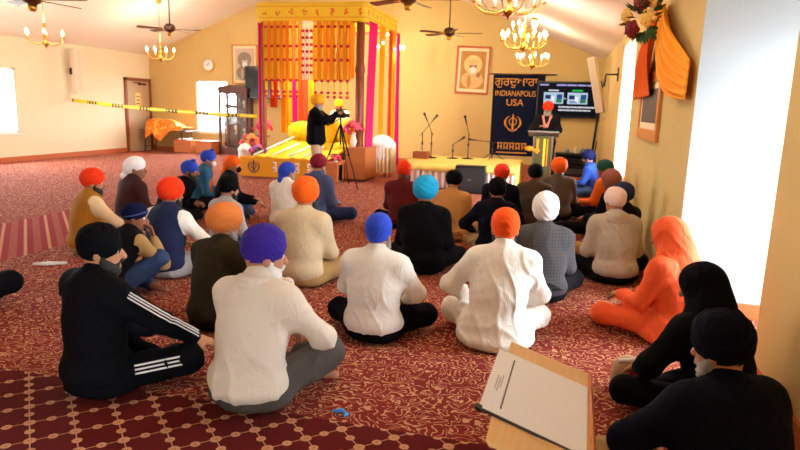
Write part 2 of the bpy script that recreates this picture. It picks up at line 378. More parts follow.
def person(label, x, y, heading, J, s=1.0, top=None, sleeve=None, bottom=None, bulk=1.0, skin='a', head=('dastar', None), beard=None,
           detail=1, long=False, hem=True, group='people sitting on the carpet', curl=.6, collar=.062, inner=None, topname='jacket', z=0, eyes=True, feet='foot', seed=None, fold=.006, mask=None, armr=1.0, hair=None):
    PID[0] += 1; sd = PID[0] if seed is None else seed
    root = thing('person', label, 'person', (x, y, z), -math.radians(heading), group); root.scale = (s,)*3
    hb = {1: .0058, 2: .008, 3: .011}[detail]; hc = {1: .0085, 2: .011, 3: .014}[detail]
    nec, hd, R = J['nec'], J['hd'], J['R']
    hp = lambda *a: hd+R@V(*a)
    # ---- body, one continuous surface
    F = Field(hb)
    F.ell(hp(0, -.012, .03), (.076, .098, .092), R, .03); F.ell(hp(0, .025, -.035), (.060, .072, .080), R, .03)
    F.ell(hp(0, .045, -.085), (.040, .040, .030), R, .03)
    F.cone(hp(0, .092, .012), hp(0, .112, -.028), .009, .016, .012)           # nose
    F.cone(hp(-.03, .084, .030), hp(.03, .084, .030), .010, .010, .012)       # brow
    F.cone(hp(-.020, .088, -.060), hp(.020, .088, -.060), .008, .008, .008)   # mouth
    F.ell(hp(0, .085, -.082), (.018, .014, .012), R, .012)                    # chin
    for sx in (-1, 1):
        F.ell(hp(sx*.078, -.005, -.012), (.010, .020, .032), R, .008)          # ear
        F.ell(hp(sx*.032, .096, .008), (.016, .010, .011), R, .008, sub=1)     # eye socket
    F.cone(nec+V(0, 0, -.06), hp(0, -.02, -.06), .056, .054, .03)
    F.cone(J['pel'], J['wai'], .09, .09, .03); F.cone(J['wai'], J['che'], .09, .10, .03); F.cone(J['che'], nec-V(0, 0, .06), .10, .06, .03)
    F.cone(J['shL'], J['shR'], .040, .040, .03)
    for sx, nm in ((1, 'R'), (-1, 'L')):
        F.cone(J['sh'+nm], J['el'+nm], .036, .032, .02); F.cone(J['el'+nm], J['wr'+nm], .034, .026, .012)
        F.cone(J['hip'+nm], J['kn'+nm], .06, .045, .03); F.cone(J['kn'+nm], J['an'+nm], .045, .032, .02)
        F.cone(J['an'+nm], J['to'+nm], .034, .022, .02)
        d = J['wr'+nm]-J['el'+nm]; d /= np.linalg.norm(d)
        nn = J.get('pn'+nm, V(-sx*.3, .15, -1)); hdv = J.get('hd'+nm, d*.7+V(0, .3, -.1))
        if detail < 3: hand(F, J['wr'+nm]+d*.01, hdv, nn, sx, curl)
        else: F.ell(J['wr'+nm]+d*.06, (.035, .03, .035), None, .02); F.cone(J['wr'+nm], J['wr'+nm]+d*.11, .026, .02, .02)
    body = link_mesh('body', F.mesh(zmin=.004 if J['floor'] else None), SKIN[skin], root)
    if eyes:
        for sx in (-1, 1):
            bm = ball(bmesh.new(), (0, 0, 0), .0125, 12, mi=0); ball(bm, (0, .0065, 0), .0075, 10, mi=1)
            e = obj('eye', bm, [EYEW, IRIS], root, False); e.location = hp(sx*.031, .080, .008); e.rotation_euler = Matrix(R.tolist()).to_euler()
    # ---- upper clothing
    tb = bulk
    def torso(F, g, sleeves, hemr):
        P = [(J['pel']+V(0, 0, .0), .180, .140, .108), (J['wai'], .172, .132, .16), (J['che'], .180, .125, .16), (J['upp'], .150, .095, .095)]
        for i, (c, a, b, cc) in enumerate(P):
            nx = P[min(i+1, 3)][0]-P[max(i-1, 0)][0]; Rr = frame_from(nx)
            if J['floor'] and i == 0: c = c+V(0, 0, .01)
            F.ell(c, (a*tb+g, b*tb+g, cc+g), Rr, .09)
        for nm in 'LR':
            F.cone(nec+V(0, -.005, -.035), J['sh'+nm]+V(0, 0, -.006), .056+g, .056*tb**.5+g, .09)
        F.cone(nec-V(0, 0, .04), nec+V(0, .012, .036), collar+g, collar*.93+g, .03)
        if sleeves:
            for nm in 'LR':
                F.cone(J['sh'+nm], J['el'+nm], .064*tb**.5*armr+g, .058*tb**.5*armr+g, .07)
                w = J['wr'+nm]; e = J['el'+nm]; F.cone(e, e+(w-e)*.94, .058*tb**.5*armr+g, .044*armr+g, .03)
        if hemr and J['floor']: F.ell(J['pel']+V(0, .015, .0), (.192*tb+g, .158*tb+g, .085), None, .07)
        if long and J['floor']:
            F.ell(V(0, .0, .05), (.235*tb, .20*tb, .075), None, .08)
            for nm in 'LR': F.cone(J['hip'+nm], J['hip'+nm]*.35+J['kn'+nm]*.65+V(0, 0, .0), .10, .075, .07)
        if not J['floor'] and hemr: F.ell(J['pel']-V(0, 0, .06), (.175*tb, .13*tb, .10), None, .06)
        # hole for the neck
        F.ell(hp(0, -.012, -.03), (.05, .06, .075), R, .01, sub=1)
        return F
    zf = .006 if J['floor'] else None
    if sleeve is not None:
        F = torso(Field(hc), -.004, True, False)
        link_mesh('shirt', F.mesh(zf, folds(sd, fold*.8)), sleeve, root)
        F = torso(Field(hc), .006, False, hem)
        link_mesh(topname, F.mesh(zf, folds(sd+50, fold*.7)), top, root)
    else:
        F = torso(Field(hc), 0, True, hem)
        link_mesh(topname, F.mesh(zf, folds(sd, fold)), top, root)
    if topname in ('jacket', 'blazer', 'track_jacket', 'kurta', 'shirt', 'sweater', 'vest'):
        F = Field(.007 if detail < 3 else .010); cc = nec+V(0, .004, .018)
        for q in np.linspace(0, 2*PI, 14)[:-1]:
            q2 = q+2*PI/13; P0 = cc+V(.066*math.sin(q), .064*math.cos(q), -.012*math.cos(q)); P1 = cc+V(.066*math.sin(q2), .064*math.cos(q2), -.012*math.cos(q2))
            F.cone(P0, P1, .012, .012, .004); F.cone(P0-V(0, 0, .02), P1-V(0, 0, .02), .013, .013, .006)
        link_mesh('collar', F.mesh(), inner if inner is not None else (sleeve if (sleeve is not None and topname == 'vest') else top), root)
    if topname == 'shawl_sweater':
        F = Field(.007); cc = nec+V(0, .0, .010)
        for q in np.linspace(0, 2*PI, 16)[:-1]:
            q2 = q+2*PI/15; r_ = .080; F.cone(cc+V(r_*math.sin(q), r_*.95*math.cos(q), -.022*math.cos(q)), cc+V(r_*math.sin(q2), r_*.95*math.cos(q2), -.022*math.cos(q2)), .024, .024, .012)
            F.cone(cc+V(r_*1.15*math.sin(q), r_*1.1*math.cos(q), -.035-.022*math.cos(q)), cc+V(r_*1.15*math.sin(q2), r_*1.1*math.cos(q2), -.035-.022*math.cos(q2)), .024, .024, .012)
        for w_ in (0, 1): F.cone(cc+V(.06+.05*w_, .09, -.02), cc+V(.09+.03*w_, .13, -.13), .03, .025, .02)
        link_mesh('collar', F.mesh(None, folds(2, .004)), top, root)
    # ---- trousers
    F = Field(hc)
    F.ell(J['pel']+V(0, .01, -.02), (.175*tb**.5, .135*tb**.5, .10), None, .06)
    if J['floor']: F.ell(V(0, .01, .062), (.198*tb**.8, .152*tb**.8, .070), None, .05)
    for nm in 'LR':
        F.cone(J['hip'+nm], J['kn'+nm], .098, .078, .06); k = J['kn'+nm]; a = J['an'+nm]
        F.cone(k, k+(a-k)*.93, .078, .056 if J['floor'] else .068, .04)
    link_mesh('trousers', F.mesh(zf, folds(sd+9, fold)), bottom, root)
    if feet == 'sock' and detail < 3 or not J['floor']:
        for nm in 'LR':
            F = Field(.008); F.cone(J['an'+nm], J['to'+nm], .040, .028, .02); F.ell(J['an'+nm]+V(0, -.02, -.02), (.035, .05, .03), None, .02)
            link_mesh('shoe' if not J['floor'] else 'sock', F.mesh(.003), SOCK, root)
    # ---- beard, mask
    if beard is not None:
        F = Field(.006 if detail < 3 else .010)
        F.ell(hp(0, .050, -.095), (.058, .048, .062), R, .03)
        for sx in (-1, 1):
            F.cone(hp(sx*.064, .010, -.020), hp(sx*.048, .040, -.085), .015, .030, .03); F.cone(hp(sx*.004, .104, -.048), hp(sx*.030, .090, -.062), .008, .006, .008)
        F.ell(hp(0, .098, -.062), (.018, .02, .006), R, .004, sub=1)
        link_mesh('beard', F.mesh(None, lambda v: .003*np.sin(90*v[:, 0]+8*np.sin(40*v[:, 2]))), beard, root)
    if mask is not None:
        F = Field(.007); F.ell(hp(0, .072, -.055), (.050, .048, .050), R, .02)
        for sx in (-1, 1): F.cone(hp(sx*.045, .07, -.045), hp(sx*.078, 0, -.02), .006, .004, .01)
        link_mesh('face_mask', F.mesh(), mask, root)
    if hair is not None:
        F = Field(.008); F.ell(hp(0, -.055, -.045), (.062, .045, .055), R, .03); link_mesh('hair', F.mesh(), hair, root)
    headgear(root, J, head, detail, sd)
    return root
def headgear(root, J, head, detail, sd):
    kind, m = head[:2]; opt = head[2] if len(head) > 2 else {}
    hd, R = J['hd'], J['R']; hp = lambda *a: hd+R@V(*a)
    nu, nv = (96, 64) if detail < 3 else (56, 36)
    side = opt.get('side', 1 if sd % 2 else -1)
    if kind in ('dastar', 'patka', 'beanie'):
        rx, ry, rz, cy, cz, tl = {'dastar': (.104, .124, .106, -.008, .055, .24), 'patka': (.090, .112, .100, -.012, .040, .25), 'beanie': (.092, .112, .098, -.012, .045, .15)}[kind]
        g = opt.get('g', 1); rx *= g; ry *= g; rz *= g*opt.get('tall', 1); cz += opt.get('up', 0)
        th = np.linspace(0, 2*PI, nu, endpoint=False)[None, :]; ph = np.linspace(-PI/2+.03, PI/2-.03, nv)[:, None]
        x = np.cos(ph)*np.cos(th); y = np.cos(ph)*np.sin(th); z = np.sin(ph)*np.ones_like(th)
        if kind == 'dastar':
            Lc = 2.5*z+side*1.9*x*np.clip(1-y*1.2, 0, 1)+1.5*np.abs(x)*np.clip(y*1.4, 0, 1)+.25*np.sin(2*th+sd)
            fr = Lc-np.floor(Lc); bump = (fr**.7)*(1-np.clip((fr-.82)/.18, 0, 1)); r = 1+.055*(bump-.45)*np.clip((.97-np.abs(z))*4, 0, 1)
            L2 = 5*x*side+2.2*z; f2 = L2-np.floor(L2); r = r+.035*np.clip((z-.62)*5, 0, 1)*(f2-.5)
            r = r*(1+.05*np.abs(x)**3)+.012*np.sin(3*th+5*z+sd)
        elif kind == 'patka':
            Lc = 2.6*z-side*3*x+1.2*np.sin(3*x+sd); fr = Lc-np.floor(Lc); r = 1+.04*(fr-.5)*np.clip((.95-np.abs(z))*5, 0, 1)
        else:
            r = 1+.02*np.sin(6*z+sd+2*x)+.012*(np.sin(th*18)*np.clip((.3-z)*3, 0, 1))
        sq = np.sign(z)*np.abs(z)**.85
        P = np.stack([x*rx*r, y*ry*r, sq*rz*r], -1)
        Rr = R@Rx(tl); c = hp(0, cy, cz)
        P = P@Rr.T+c
        nm = {'dastar': 'turban', 'patka': 'turban', 'beanie': 'cap'}[kind]
        o = link_mesh(nm, grid_mesh(P, True), m, root, True)
        bm = bmesh.new(); bm.from_mesh(o.data); bmesh.ops.holes_fill(bm, edges=[e for e in bm.edges if e.is_boundary]); bm.to_mesh(o.data); bm.free()
        if kind == 'patka' and opt.get('knot', 1):
            F = Field(.007); F.ell(hp(0, .035, .140), (.030, .034, .026), R, .02); link_mesh('top_knot', F.mesh(None, folds(sd, .003)), m, root)
        if opt.get('band') is not None:
            a = np.linspace(0, 2*PI, 60, endpoint=False); pts = []
            for q in a:
                zz = -.22+.10*math.cos(q); cr = math.sqrt(1-zz*zz); pts.append(c+Rr@V(rx*1.0*cr*math.sin(q), ry*1.0*cr*math.cos(q), rz*zz))
            link_mesh('turban_band', tube_mesh(pts, .009), opt['band'], root)
    if kind == 'rumal':      # tied scarf with tails at the nape
        F = Field(.007 if detail < 3 else .009); g = opt.get('g', 1)
        F.ell(hp(0, -.012, .042), (.094*g, .118*g, .096*g), R@Rx(.2), .03); F.ell(hp(0, -.065, -.005), (.062, .058, .062), R, .04)
        F.cone(hp(0, -.10, -.035), hp(.012, -.125, -.09), .028, .030, .03)
        F.cone(hp(.01, -.12, -.08), hp(.035*side, -.115, -.16), .020, .024, .015); F.cone(hp(0, -.12, -.08), hp(-.02*side, -.12, -.14), .018, .018, .012)
        F.ell(hp(0, -.02, -.03), (.05, .05, .05), R, .02, sub=0)
        link_mesh('head_scarf', F.mesh(None, folds(sd+3, .004)), m, root)
    if kind == 'hood':       # shawl or hood drawn over head and shoulders
        F = Field(.009); n = J['nec']
        F.ell(hp(0, -.015, .035), (.108, .125, .112), R, .04); F.ell(hp(0, -.035, -.045), (.100, .105, .10), R, .05)
        F.cone(n+V(0, -.02, .03), n+V(0, -.03, -.06), .115, .15, .06)
        for sx in (-1, 1): F.cone(n+V(sx*.06, -.01, -.01), n+V(sx*.17, .0, -.075), .08, .072, .06)
        F.ell(hp(0, .13, -.01), (.075, .085, .095), R, .02, sub=1); F.ell(hp(0, 0, 0), (.082, .10, .10), R, .02, sub=1)
        link_mesh(opt.get('name', 'hood'), F.mesh(None, folds(sd+5, .006)), m, root)
def tube_mesh(pts, r, n=8):
    pts = np.array(pts); N = len(pts); P = []
    for i in range(N):
        d = pts[(i+1) % N]-pts[i-1]; d /= np.linalg.norm(d); a = np.cross(d, V(0, 0, 1)); a /= np.linalg.norm(a)+1e-9; b = np.cross(d, a)
        P.append([pts[i]+(a*math.cos(2*PI*k/n)+b*math.sin(2*PI*k/n))*r for k in range(n)])
    P.append(P[0]); return grid_mesh(np.array(P), True)
def ribbon(pts, nrm, w, name, m, root):
    P = []
    for i, p in enumerate(pts):
        d = pts[min(i+1, len(pts)-1)]-pts[max(i-1, 0)]; d /= np.linalg.norm(d); b = np.cross(d, nrm[i]); b /= np.linalg.norm(b)
        P.append([p-b*w/2, p+b*w/2])
    return solid(link_mesh(name, grid_mesh(np.array(P)), m, root, True), .003)

# ================================================================== THE ROOM
XL, XR, XN, YB, YR, YS, EAVE, SL = -12.42, .96, 2.30, 17.15, 5.15, -6.0, 2.88, .4
XP, YP = 1.205, 3.90      # near wall face and the corner where the window bay opens
XM = (XL+XR)/2; APEX = EAVE+SL*(XM-XL)
def wall_run(axis, c0, c1, a0, a1, z1, holes, M=None):      # wall slab between c0..c1 thick, along a0..a1, holes (a,b,z0,z1)
    bm = bmesh.new()
    def b(p, q, r, s):
        if q-p < 1e-4 or s-r < 1e-4: return
        if axis == 'y': B(bm, c0, c1, p, q, r, s)
        else: B(bm, p, q, c0, c1, r, s)
    cur = a0
    for (p, q, r, s) in sorted(holes):
        b(cur, p, 0, z1); b(p, q, 0, r); b(p, q, s, z1); cur = q
    b(cur, a1, 0, z1); return bm
WIN_L = [(10.6, 12.18, .67, 2.17), (6.4, 7.98, .67, 2.17)]  # second opening is an unseen window added for more daylight
WIN_B = [(-10.84, -9.74, .60, 2.16)]
WIN_R = [(9.7, 11.85, .55, 2.72)]
WIN_N = [(4.02, 5.03, .25, 2.22)]
WIN_FILL = [(-5.2, -.9, .5, 2.3)]  # unseen window behind the camera, added to raise the ambient light
struct(obj('wall_left', wall_run('y', XL-.2, XL, YS, YB+.2, EAVE, WIN_L), LWALL))
bw = wall_run('x', YB, YB+.2, XL, XR+.2, EAVE, WIN_B)
poly(bw, [(XL, EAVE), (XR, EAVE), (XM, APEX)], YB, YB+.2)
struct(obj('wall_back', bw, WALL))
struct(obj('wall_right', wall_run('y', XR, XR+.07, YR, YB, 2.95, WIN_R), WALL))
struct(obj('wall_recess', wall_run('x', YR, YR+.2, XR+.2, XN+.12, 2.95, []), WHITEWALL))
rc = box(XR+.001, XR+.2, YR-.004, YR-.0005, 0, 2.95); struct(obj('wall_recess_face', rc, WHITEWALL))
struct(obj('wall_bay', wall_run('y', XN, XN+.12, YP-.2, YR, 2.95, WIN_N), WHITEWALL))
struct(obj('wall_bay_return', wall_run('x', YP-.2, YP, XP+.12, XN, 2.95, []), WHITEWALL))
struct(obj('wall_right_near', wall_run('y', XP, XP+.12, YS, YP, 2.95, WIN_FILL), WALL))
sw = wall_run('x', YS-.2, YS, XL, XN+.2, EAVE, []); poly(sw, [(XL, EAVE), (XN+.2, EAVE-.3), (XM, APEX)], YS-.2, YS)
struct(obj('wall_rear', sw, WALL))
cb = bmesh.new(); xr2 = XN+.2
for xa, za, xb, zb in ((XL-.2, EAVE-.2*SL, XM, APEX), (XM, APEX, xr2, APEX-SL*(xr2-XM))):
    poly(cb, [(xa, za), (xb, zb), (xb, zb+.15), (xa, za+.15)], YS-.2, YB+.2)
struct(obj('ceiling', cb, CEIL))
# carpet ------------------------------------------------------------
cm, nt, bs = new_mat('carpet'); nb = NB(nt)
tc = nt.nodes.new('ShaderNodeTexCoord'); sp = nt.nodes.new('ShaderNodeSeparateXYZ'); nt.links.new(tc.outputs['Object'], sp.inputs[0])
X, Y = sp.outputs[0], sp.outputs[1]; P3 = tc.outputs['Object']
n1 = nb.noise(P3, 16, 0, .5); n2 = nb.noise(P3, 23, .5, .6)
ring = nb.m('ABSOLUTE', nb.m('SUBTRACT', nb.m('FRACT', nb.m('MULTIPLY', n1, 4.6)), .5))
scroll = nb.m('LESS_THAN', ring, .125)
leaf = nb.m('GREATER_THAN', n2, .70)
scr = nb.m('MAXIMUM', scroll, leaf)
gap = nb.m('GREATER_THAN', nb.noise(P3, 21, 0, 0), .36)
scr = nb.m('MULTIPLY', scr, gap)
u = nb.m('MULTIPLY', nb.m('ADD', X, Y), .70711/.185); v = nb.m('MULTIPLY', nb.m('SUBTRACT', X, Y), .70711/.185)
def cell(a): return nb.m('ABSOLUTE', nb.m('SUBTRACT', nb.m('FRACT', a), .5))
cu, cv = cell(u), cell(v)
line = nb.m('MAXIMUM', nb.m('LESS_THAN', cu, .014), nb.m('LESS_THAN', cv, .014))
def flower(a, b, r): return nb.m('LESS_THAN', nb.m('SQRT', nb.m('ADD', nb.m('MULTIPLY', a, a), nb.m('MULTIPLY', b, b))), r)
cu2, cv2 = nb.m('SUBTRACT', .5, cu), nb.m('SUBTRACT', .5, cv)
fl = nb.m('MAXIMUM', flower(cu, cv, .145), nb.m('MAXIMUM', flower(cu2, cv, .12), flower(cu, cv2, .12)))
hole = nb.m('MAXIMUM', flower(cu, cv, .045), nb.m('MAXIMUM', flower(cu2, cv, .035), flower(cu, cv2, .035)))
lat = nb.m('MAXIMUM', line, nb.m('SUBTRACT', fl, hole))
# striped border
us = nb.m('MULTIPLY', nb.m('ADD', X, Y), .70711/.22); vs = nb.m('MULTIPLY', nb.m('SUBTRACT', X, Y), .70711/.055)
st1 = nb.m('LESS_THAN', cell(us), .07); rung = nb.m('MULTIPLY', nb.m('LESS_THAN', cell(vs), .22), nb.m('LESS_THAN', nb.m('SUBTRACT', .5, cell(us)), .16))
stripe = nb.m('MAXIMUM', st1, nb.m('MULTIPLY', rung, .55))
inlat = nb.m('LESS_THAN', Y, 2.68)
ins = nb.m('MULTIPLY', nb.m('MULTIPLY', nb.m('GREATER_THAN', X, -6.5), nb.m('LESS_THAN', X, -5.0)), nb.m('MULTIPLY', nb.m('LESS_THAN', Y, 7.1), nb.m('GREATER_THAN', Y, 2.68)))
pat = nb.m('ADD', nb.m('MULTIPLY', inlat, lat), nb.m('MULTIPLY', nb.m('SUBTRACT', 1.0, inlat), nb.m('ADD', nb.m('MULTIPLY', ins, stripe), nb.m('MULTIPLY', nb.m('SUBTRACT', 1.0, ins), scr))))
var = nb.noise(P3, 2.2, 3)
red = nb.mix(var, rgb(116, 30, 26), rgb(136, 40, 32)); red2 = rgb(92, 14, 14)
red = nb.mix(inlat, red, red2); red = nb.mix(ins, red, rgb(150, 32, 40))
nt.links.new(nb.mix(pat, red, rgb(200, 146, 108)), bs.inputs['Base Color'])
bs.inputs['Roughness'].default_value = .95; bs.inputs['Sheen Weight'].default_value = .02; bs.inputs['Sheen Roughness'].default_value = .5; bs.inputs['Specular IOR Level'].default_value = .12
pile = nb.noise(P3, 420, 2); bp = nt.nodes.new('ShaderNodeBump'); bp.inputs['Strength'].default_value = .5; bp.inputs['Distance'].default_value = .006
nt.links.new(pile, bp.inputs['Height']); nt.links.new(bp.outputs[0], bs.inputs['Normal'])
struct(obj('floor', box(XL-.2, XN+.2, YS-.2, YB+.2, -.1, 0), cm))
# skirting
BBH = .12
struct(obj('baseboard_left', B(box(XL, XL+.02, YS, 15.93, 0, BBH), XL, XL+.02, 17.12, YB, 0, BBH), TRIMW))
struct(obj('baseboard_back', box(XL, XR, YB-.02, YB, 0, BBH), TRIMW))
struct(obj('baseboard_right', box(XR-.02, XR, YR, YB, 0, BBH), TRIMW))
struct(obj('baseboard_recess', box(XR, XN, YR-.024, YR-.004, 0, BBH), TRIMW))
struct(obj('baseboard_near', box(XP-.02, XP, YS, YP, 0, BBH), TRIMW))
# windows
GLASS, gnt, gb = new_mat('window_glass')
for n in list(gnt.nodes):
    if n.type == 'BSDF_PRINCIPLED': gnt.nodes.remove(n)
tr = gnt.nodes.new('ShaderNodeBsdfTransparent'); tr.inputs[0].default_value = (.97, .98, .98, 1); gl = gnt.nodes.new('ShaderNodeBsdfGlossy'); gl.inputs['Roughness'].default_value = .02
mx = gnt.nodes.new('ShaderNodeMixShader'); mx.inputs[0].default_value = .05
gnt.links.new(tr.outputs[0], mx.inputs[1]); gnt.links.new(gl.outputs[0], mx.inputs[2]); gnt.links.new(mx.outputs[0], [n for n in gnt.nodes if n.type == 'OUTPUT_MATERIAL'][0].inputs[0])
WN = [0]
def window(axis, c, sgn, a0, a1, z0, z1, mull=1, portal=True, fr=.05):
    WN[0] += 1; root = bpy.data.objects.new('window_%d' % WN[0], None); COL.objects.link(root); struct(root)
    def bb(bm, p, q, r, s, d0, d1):
        x0, x1 = sorted((c+sgn*d0, c+sgn*d1))
        if axis == 'y': B(bm, x0, x1, p, q, r, s)
        else: B(bm, p, q, x0, x1, r, s)
    bm = bmesh.new()
    for (p, q, r, s) in ((a0, a1, z0, z0+fr), (a0, a1, z1-fr, z1), (a0, a0+fr, z0, z1), (a1-fr, a1, z0, z1)): bb(bm, p, q, r, s, .015, .06)
    for i in range(mull):
        m_ = a0+(a1-a0)*(i+1)/(mull+1); bb(bm, m_-.02, m_+.02, z0, z1, .02, .055)
    obj('window_frame', bm, WHITEP, root)
    bm = bmesh.new(); bb(bm, a0+fr, a1-fr, z0+fr, z1-fr, .035, .039); obj('pane', bm, GLASS, root)
    bm = bmesh.new(); bb(bm, a0-.03, a1+.03, z0-.03, z0, -.03, .015); obj('window_sill', bm, WHITEP, root)
    if portal:
        l = bpy.data.lights.new('daylight_portal', 'AREA'); l.shape = 'RECTANGLE'; l.cycles.is_portal = True
        o = bpy.data.objects.new('daylight_portal', l); COL.objects.link(o)
        if axis == 'y': o.location = (c+sgn*.19, (a0+a1)/2, (z0+z1)/2); o.rotation_euler = (0, sgn*PI/2, 0); l.size = z1-z0; l.size_y = a1-a0
        else: o.location = ((a0+a1)/2, c+sgn*.19, (z0+z1)/2); o.rotation_euler = (-sgn*PI/2, 0, 0); l.size = a1-a0; l.size_y = z1-z0
for w in WIN_L: window('y', XL, -1, *w, mull=1)
for w in WIN_B: window('x', YB, 1, *w, mull=0, portal=True)
for w in WIN_R: window('y', XR, 1, *w, mull=1)
for w in WIN_N: window('y', XN, 1, *w, mull=0)
for w in WIN_FILL: window('y', XP, 1, *w, mull=1)  # added fill window, out of view
# door
dr = bpy.data.objects.new('door_1', None); COL.objects.link(dr); struct(dr)
DOORM = mat('door_paint', rgb(178, 152, 122), .55, bump=.04)
fr = bmesh.new(); B(fr, XL, XL+.05, 15.93, 16.02, 0, 2.16); B(fr, XL, XL+.05, 17.03, 17.12, 0, 2.16); B(fr, XL, XL+.05, 15.93, 17.12, 2.07, 2.16)
obj('door_frame', fr, REDWOOD, dr)
dl = box(XL, XL+.03, 16.02, 17.03, .01, 2.07); obj('door_leaf', dl, DOORM, dr)
obj('door_handle', tube([(XL+.03, 16.92, 1.0), (XL+.09, 16.92, 1.0), (XL+.09, 16.80, 1.0)], .011), BRASS, dr)
obj('door_closer', B(box(XL+.03, XL+.08, 16.55, 16.85, 1.96, 2.02), XL+.05, XL+.07, 16.3, 16.6, 2.02, 2.04), DARKBRASS, dr)
nt_ = tag(obj('paper_notice', box(XL+.031, XL+.036, 16.38, 16.62, 1.30, 1.72), mat('notice_paper', rgb(236, 190, 110), .7)), 'yellowish paper notice fixed to the grey-brown door', 'notice')
for zz in (1.4, 1.5, 1.6): obj('printed_line', box(XL+.0361, XL+.0372, 16.42, 16.58, zz, zz+.03), INK, nt_)
ol = thing('wall_outlet', 'small cream wall outlet low on the left wall', 'outlet', (XL, 14.35, .42)); obj('cover_plate', box(0, .012, -.04, .04, -.06, .06, .003), WHITEP, ol)
bm = bmesh.new()
for dz in (-.028, .028): B(bm, .011, .0135, -.012, .012, dz-.012, dz+.012)
obj('socket_face', bm, FADEINK, ol)

# ================================================================== CEILING FANS AND CHANDELIERS
FANWOOD = wood('fan_blade_wood', rgb(84, 44, 26), rgb(110, 62, 38))
def ceil_z(x): return EAVE+SL*min(x-XL, XR-x)
def make_fan(x, y, z, rod, rz, label):
    t = thing('ceiling_fan', label, 'fan', (x, y, z), rz, 'ceiling fans over the hall')
    obj('downrod', tube([(0, 0, .10), (0, 0, rod)], .014), DARKBRASS, t)
    obj('ceiling_canopy', lathe([(.02, rod-.10), (.065, rod-.04), (.07, rod+.04)], 16), DARKBRASS, t)
    obj('motor', lathe([(.03, .12), (.09, .10), (.12, .05), (.12, .0), (.09, -.04), (.05, -.06)], 20), DARKBRASS, t)
    obj('switch_housing', lathe([(.05, -.06), (.055, -.11), (.03, -.14)], 16), BRASS, t)
    for k in range(5):
        a = 2*PI*k/5; M = Matrix.Rotation(a, 4, 'Z')@Matrix.Rotation(math.radians(12), 4, 'X')
        bm = bmesh.new(); pts = [(.17, -.045), (.64, -.07), (.68, -.04), (.68, .04), (.64, .07), (.17, .045)]
        up = [bm.verts.new((p, q, .004)) for p, q in pts]; dn = [bm.verts.new((p, q, -.004)) for p, q in pts]
        bm.faces.new(up); bm.faces.new(dn[::-1])
        for i in range(6): bm.faces.new((up[i], dn[i], dn[(i+1) % 6], up[(i+1) % 6]))
        bmesh.ops.transform(bm, matrix=M, verts=bm.verts[:]); obj('blade', bm, FANWOOD, t)
        bm = box(.09, .24, -.018, .018, -.010, -.004); bmesh.ops.transform(bm, matrix=M, verts=bm.verts[:]); obj('blade_bracket', bm, BRASS, t)
    return t
for (x, y, z, rz, lb) in ((-8.15, 8.42, 3.02, .18, 'dark bladed ceiling fan nearest the left end, above the front left chandelier'),
                          (-8.33, 12.26, 3.04, .25, 'dark bladed ceiling fan on a long rod high above the left doorway'),
                          (-2.66, 10.69, 3.33, .12, 'dark ceiling fan at the top edge right of the yellow canopy'),
                          (-2.41, 13.34, 3.09, .05, 'dark ceiling fan in front of the gold wall above the framed portrait')):
    fn = make_fan(x, y, z, ceil_z(x)-z if y > 12 else (ceil_z(x)-z)/1.3, rz, lb)
    if y < 12: fn.scale = (1.3,)*3
def flame(bm, c, r): return L(bm, [(r*.35, -.005), (r, .018), (r*.8, .045), (r*.3, .072), (.001, .082)], 10, c)
def make_chandelier(x, y, z, n, R, label, tiers=1, power=40):
    t = thing('chandelier', label, 'chandelier', (x, y, z), .2, 'brass candle chandeliers')
    top = ceil_z(x)-z
    obj('chain', tube([(0, 0, .30), (0, 0, top)], .008), BRASS, t)
    obj('ceiling_rose', lathe([(.02, top-.08), (.07, top-.03), (.07, top+.03)], 16), BRASS, t)
    obj('centre_column', lathe([(.008, .32), (.02, .30), (.03, .24), (.018, .20), (.022, .12), (.05, .06), (.022, .02), (.03, -.02), (.07, -.06), (.075, -.09), (.045, -.13), (.015, -.15), (.012, -.18)], 18), BRASS, t)
    for tr_ in range(tiers):
        m = n if tr_ == 0 else n//2; RR = R if tr_ == 0 else R*.55; zz = 0 if tr_ == 0 else .16
        for k in range(m):
            a = 2*PI*k/m+.3*tr_; c, s = math.cos(a), math.sin(a)
            pts = [(.03*c, .03*s, -.05+zz), (.35*RR*c, .35*RR*s, -.11+zz), (.75*RR*c, .75*RR*s, -.09+zz), (RR*c, RR*s, -.01+zz), (RR*c, RR*s, .02+zz)]
            arm = obj('arm', tube(pts, [.009, .008, .008, .007, .007], 6), BRASS, t)
            obj('drip_pan', lathe([(.012, .012+zz), (.036, .022+zz), (.038, .028+zz), (.012, .026+zz)], 12, (RR*c, RR*s, 0)), BRASS, t)
            obj('candle', lathe([(.011, .026+zz), (.011, .095+zz)], 10, (RR*c, RR*s, 0)), CANDLE, t)
            obj('bulb', flame(bmesh.new(), (RR*c, RR*s, .10+zz), .026), BULB, t)
    l = bpy.data.lights.new('chandelier_glow', 'POINT'); l.energy = power; l.color = (1, .88, .68); l.shadow_soft_size = .22
    o = bpy.data.objects.new('chandelier_glow', l); COL.objects.link(o); o.parent = t; o.location = (0, 0, .30)
    return t
CP = 62; CPN = 34  # CPN: power of the unseen chandeliers added as fill
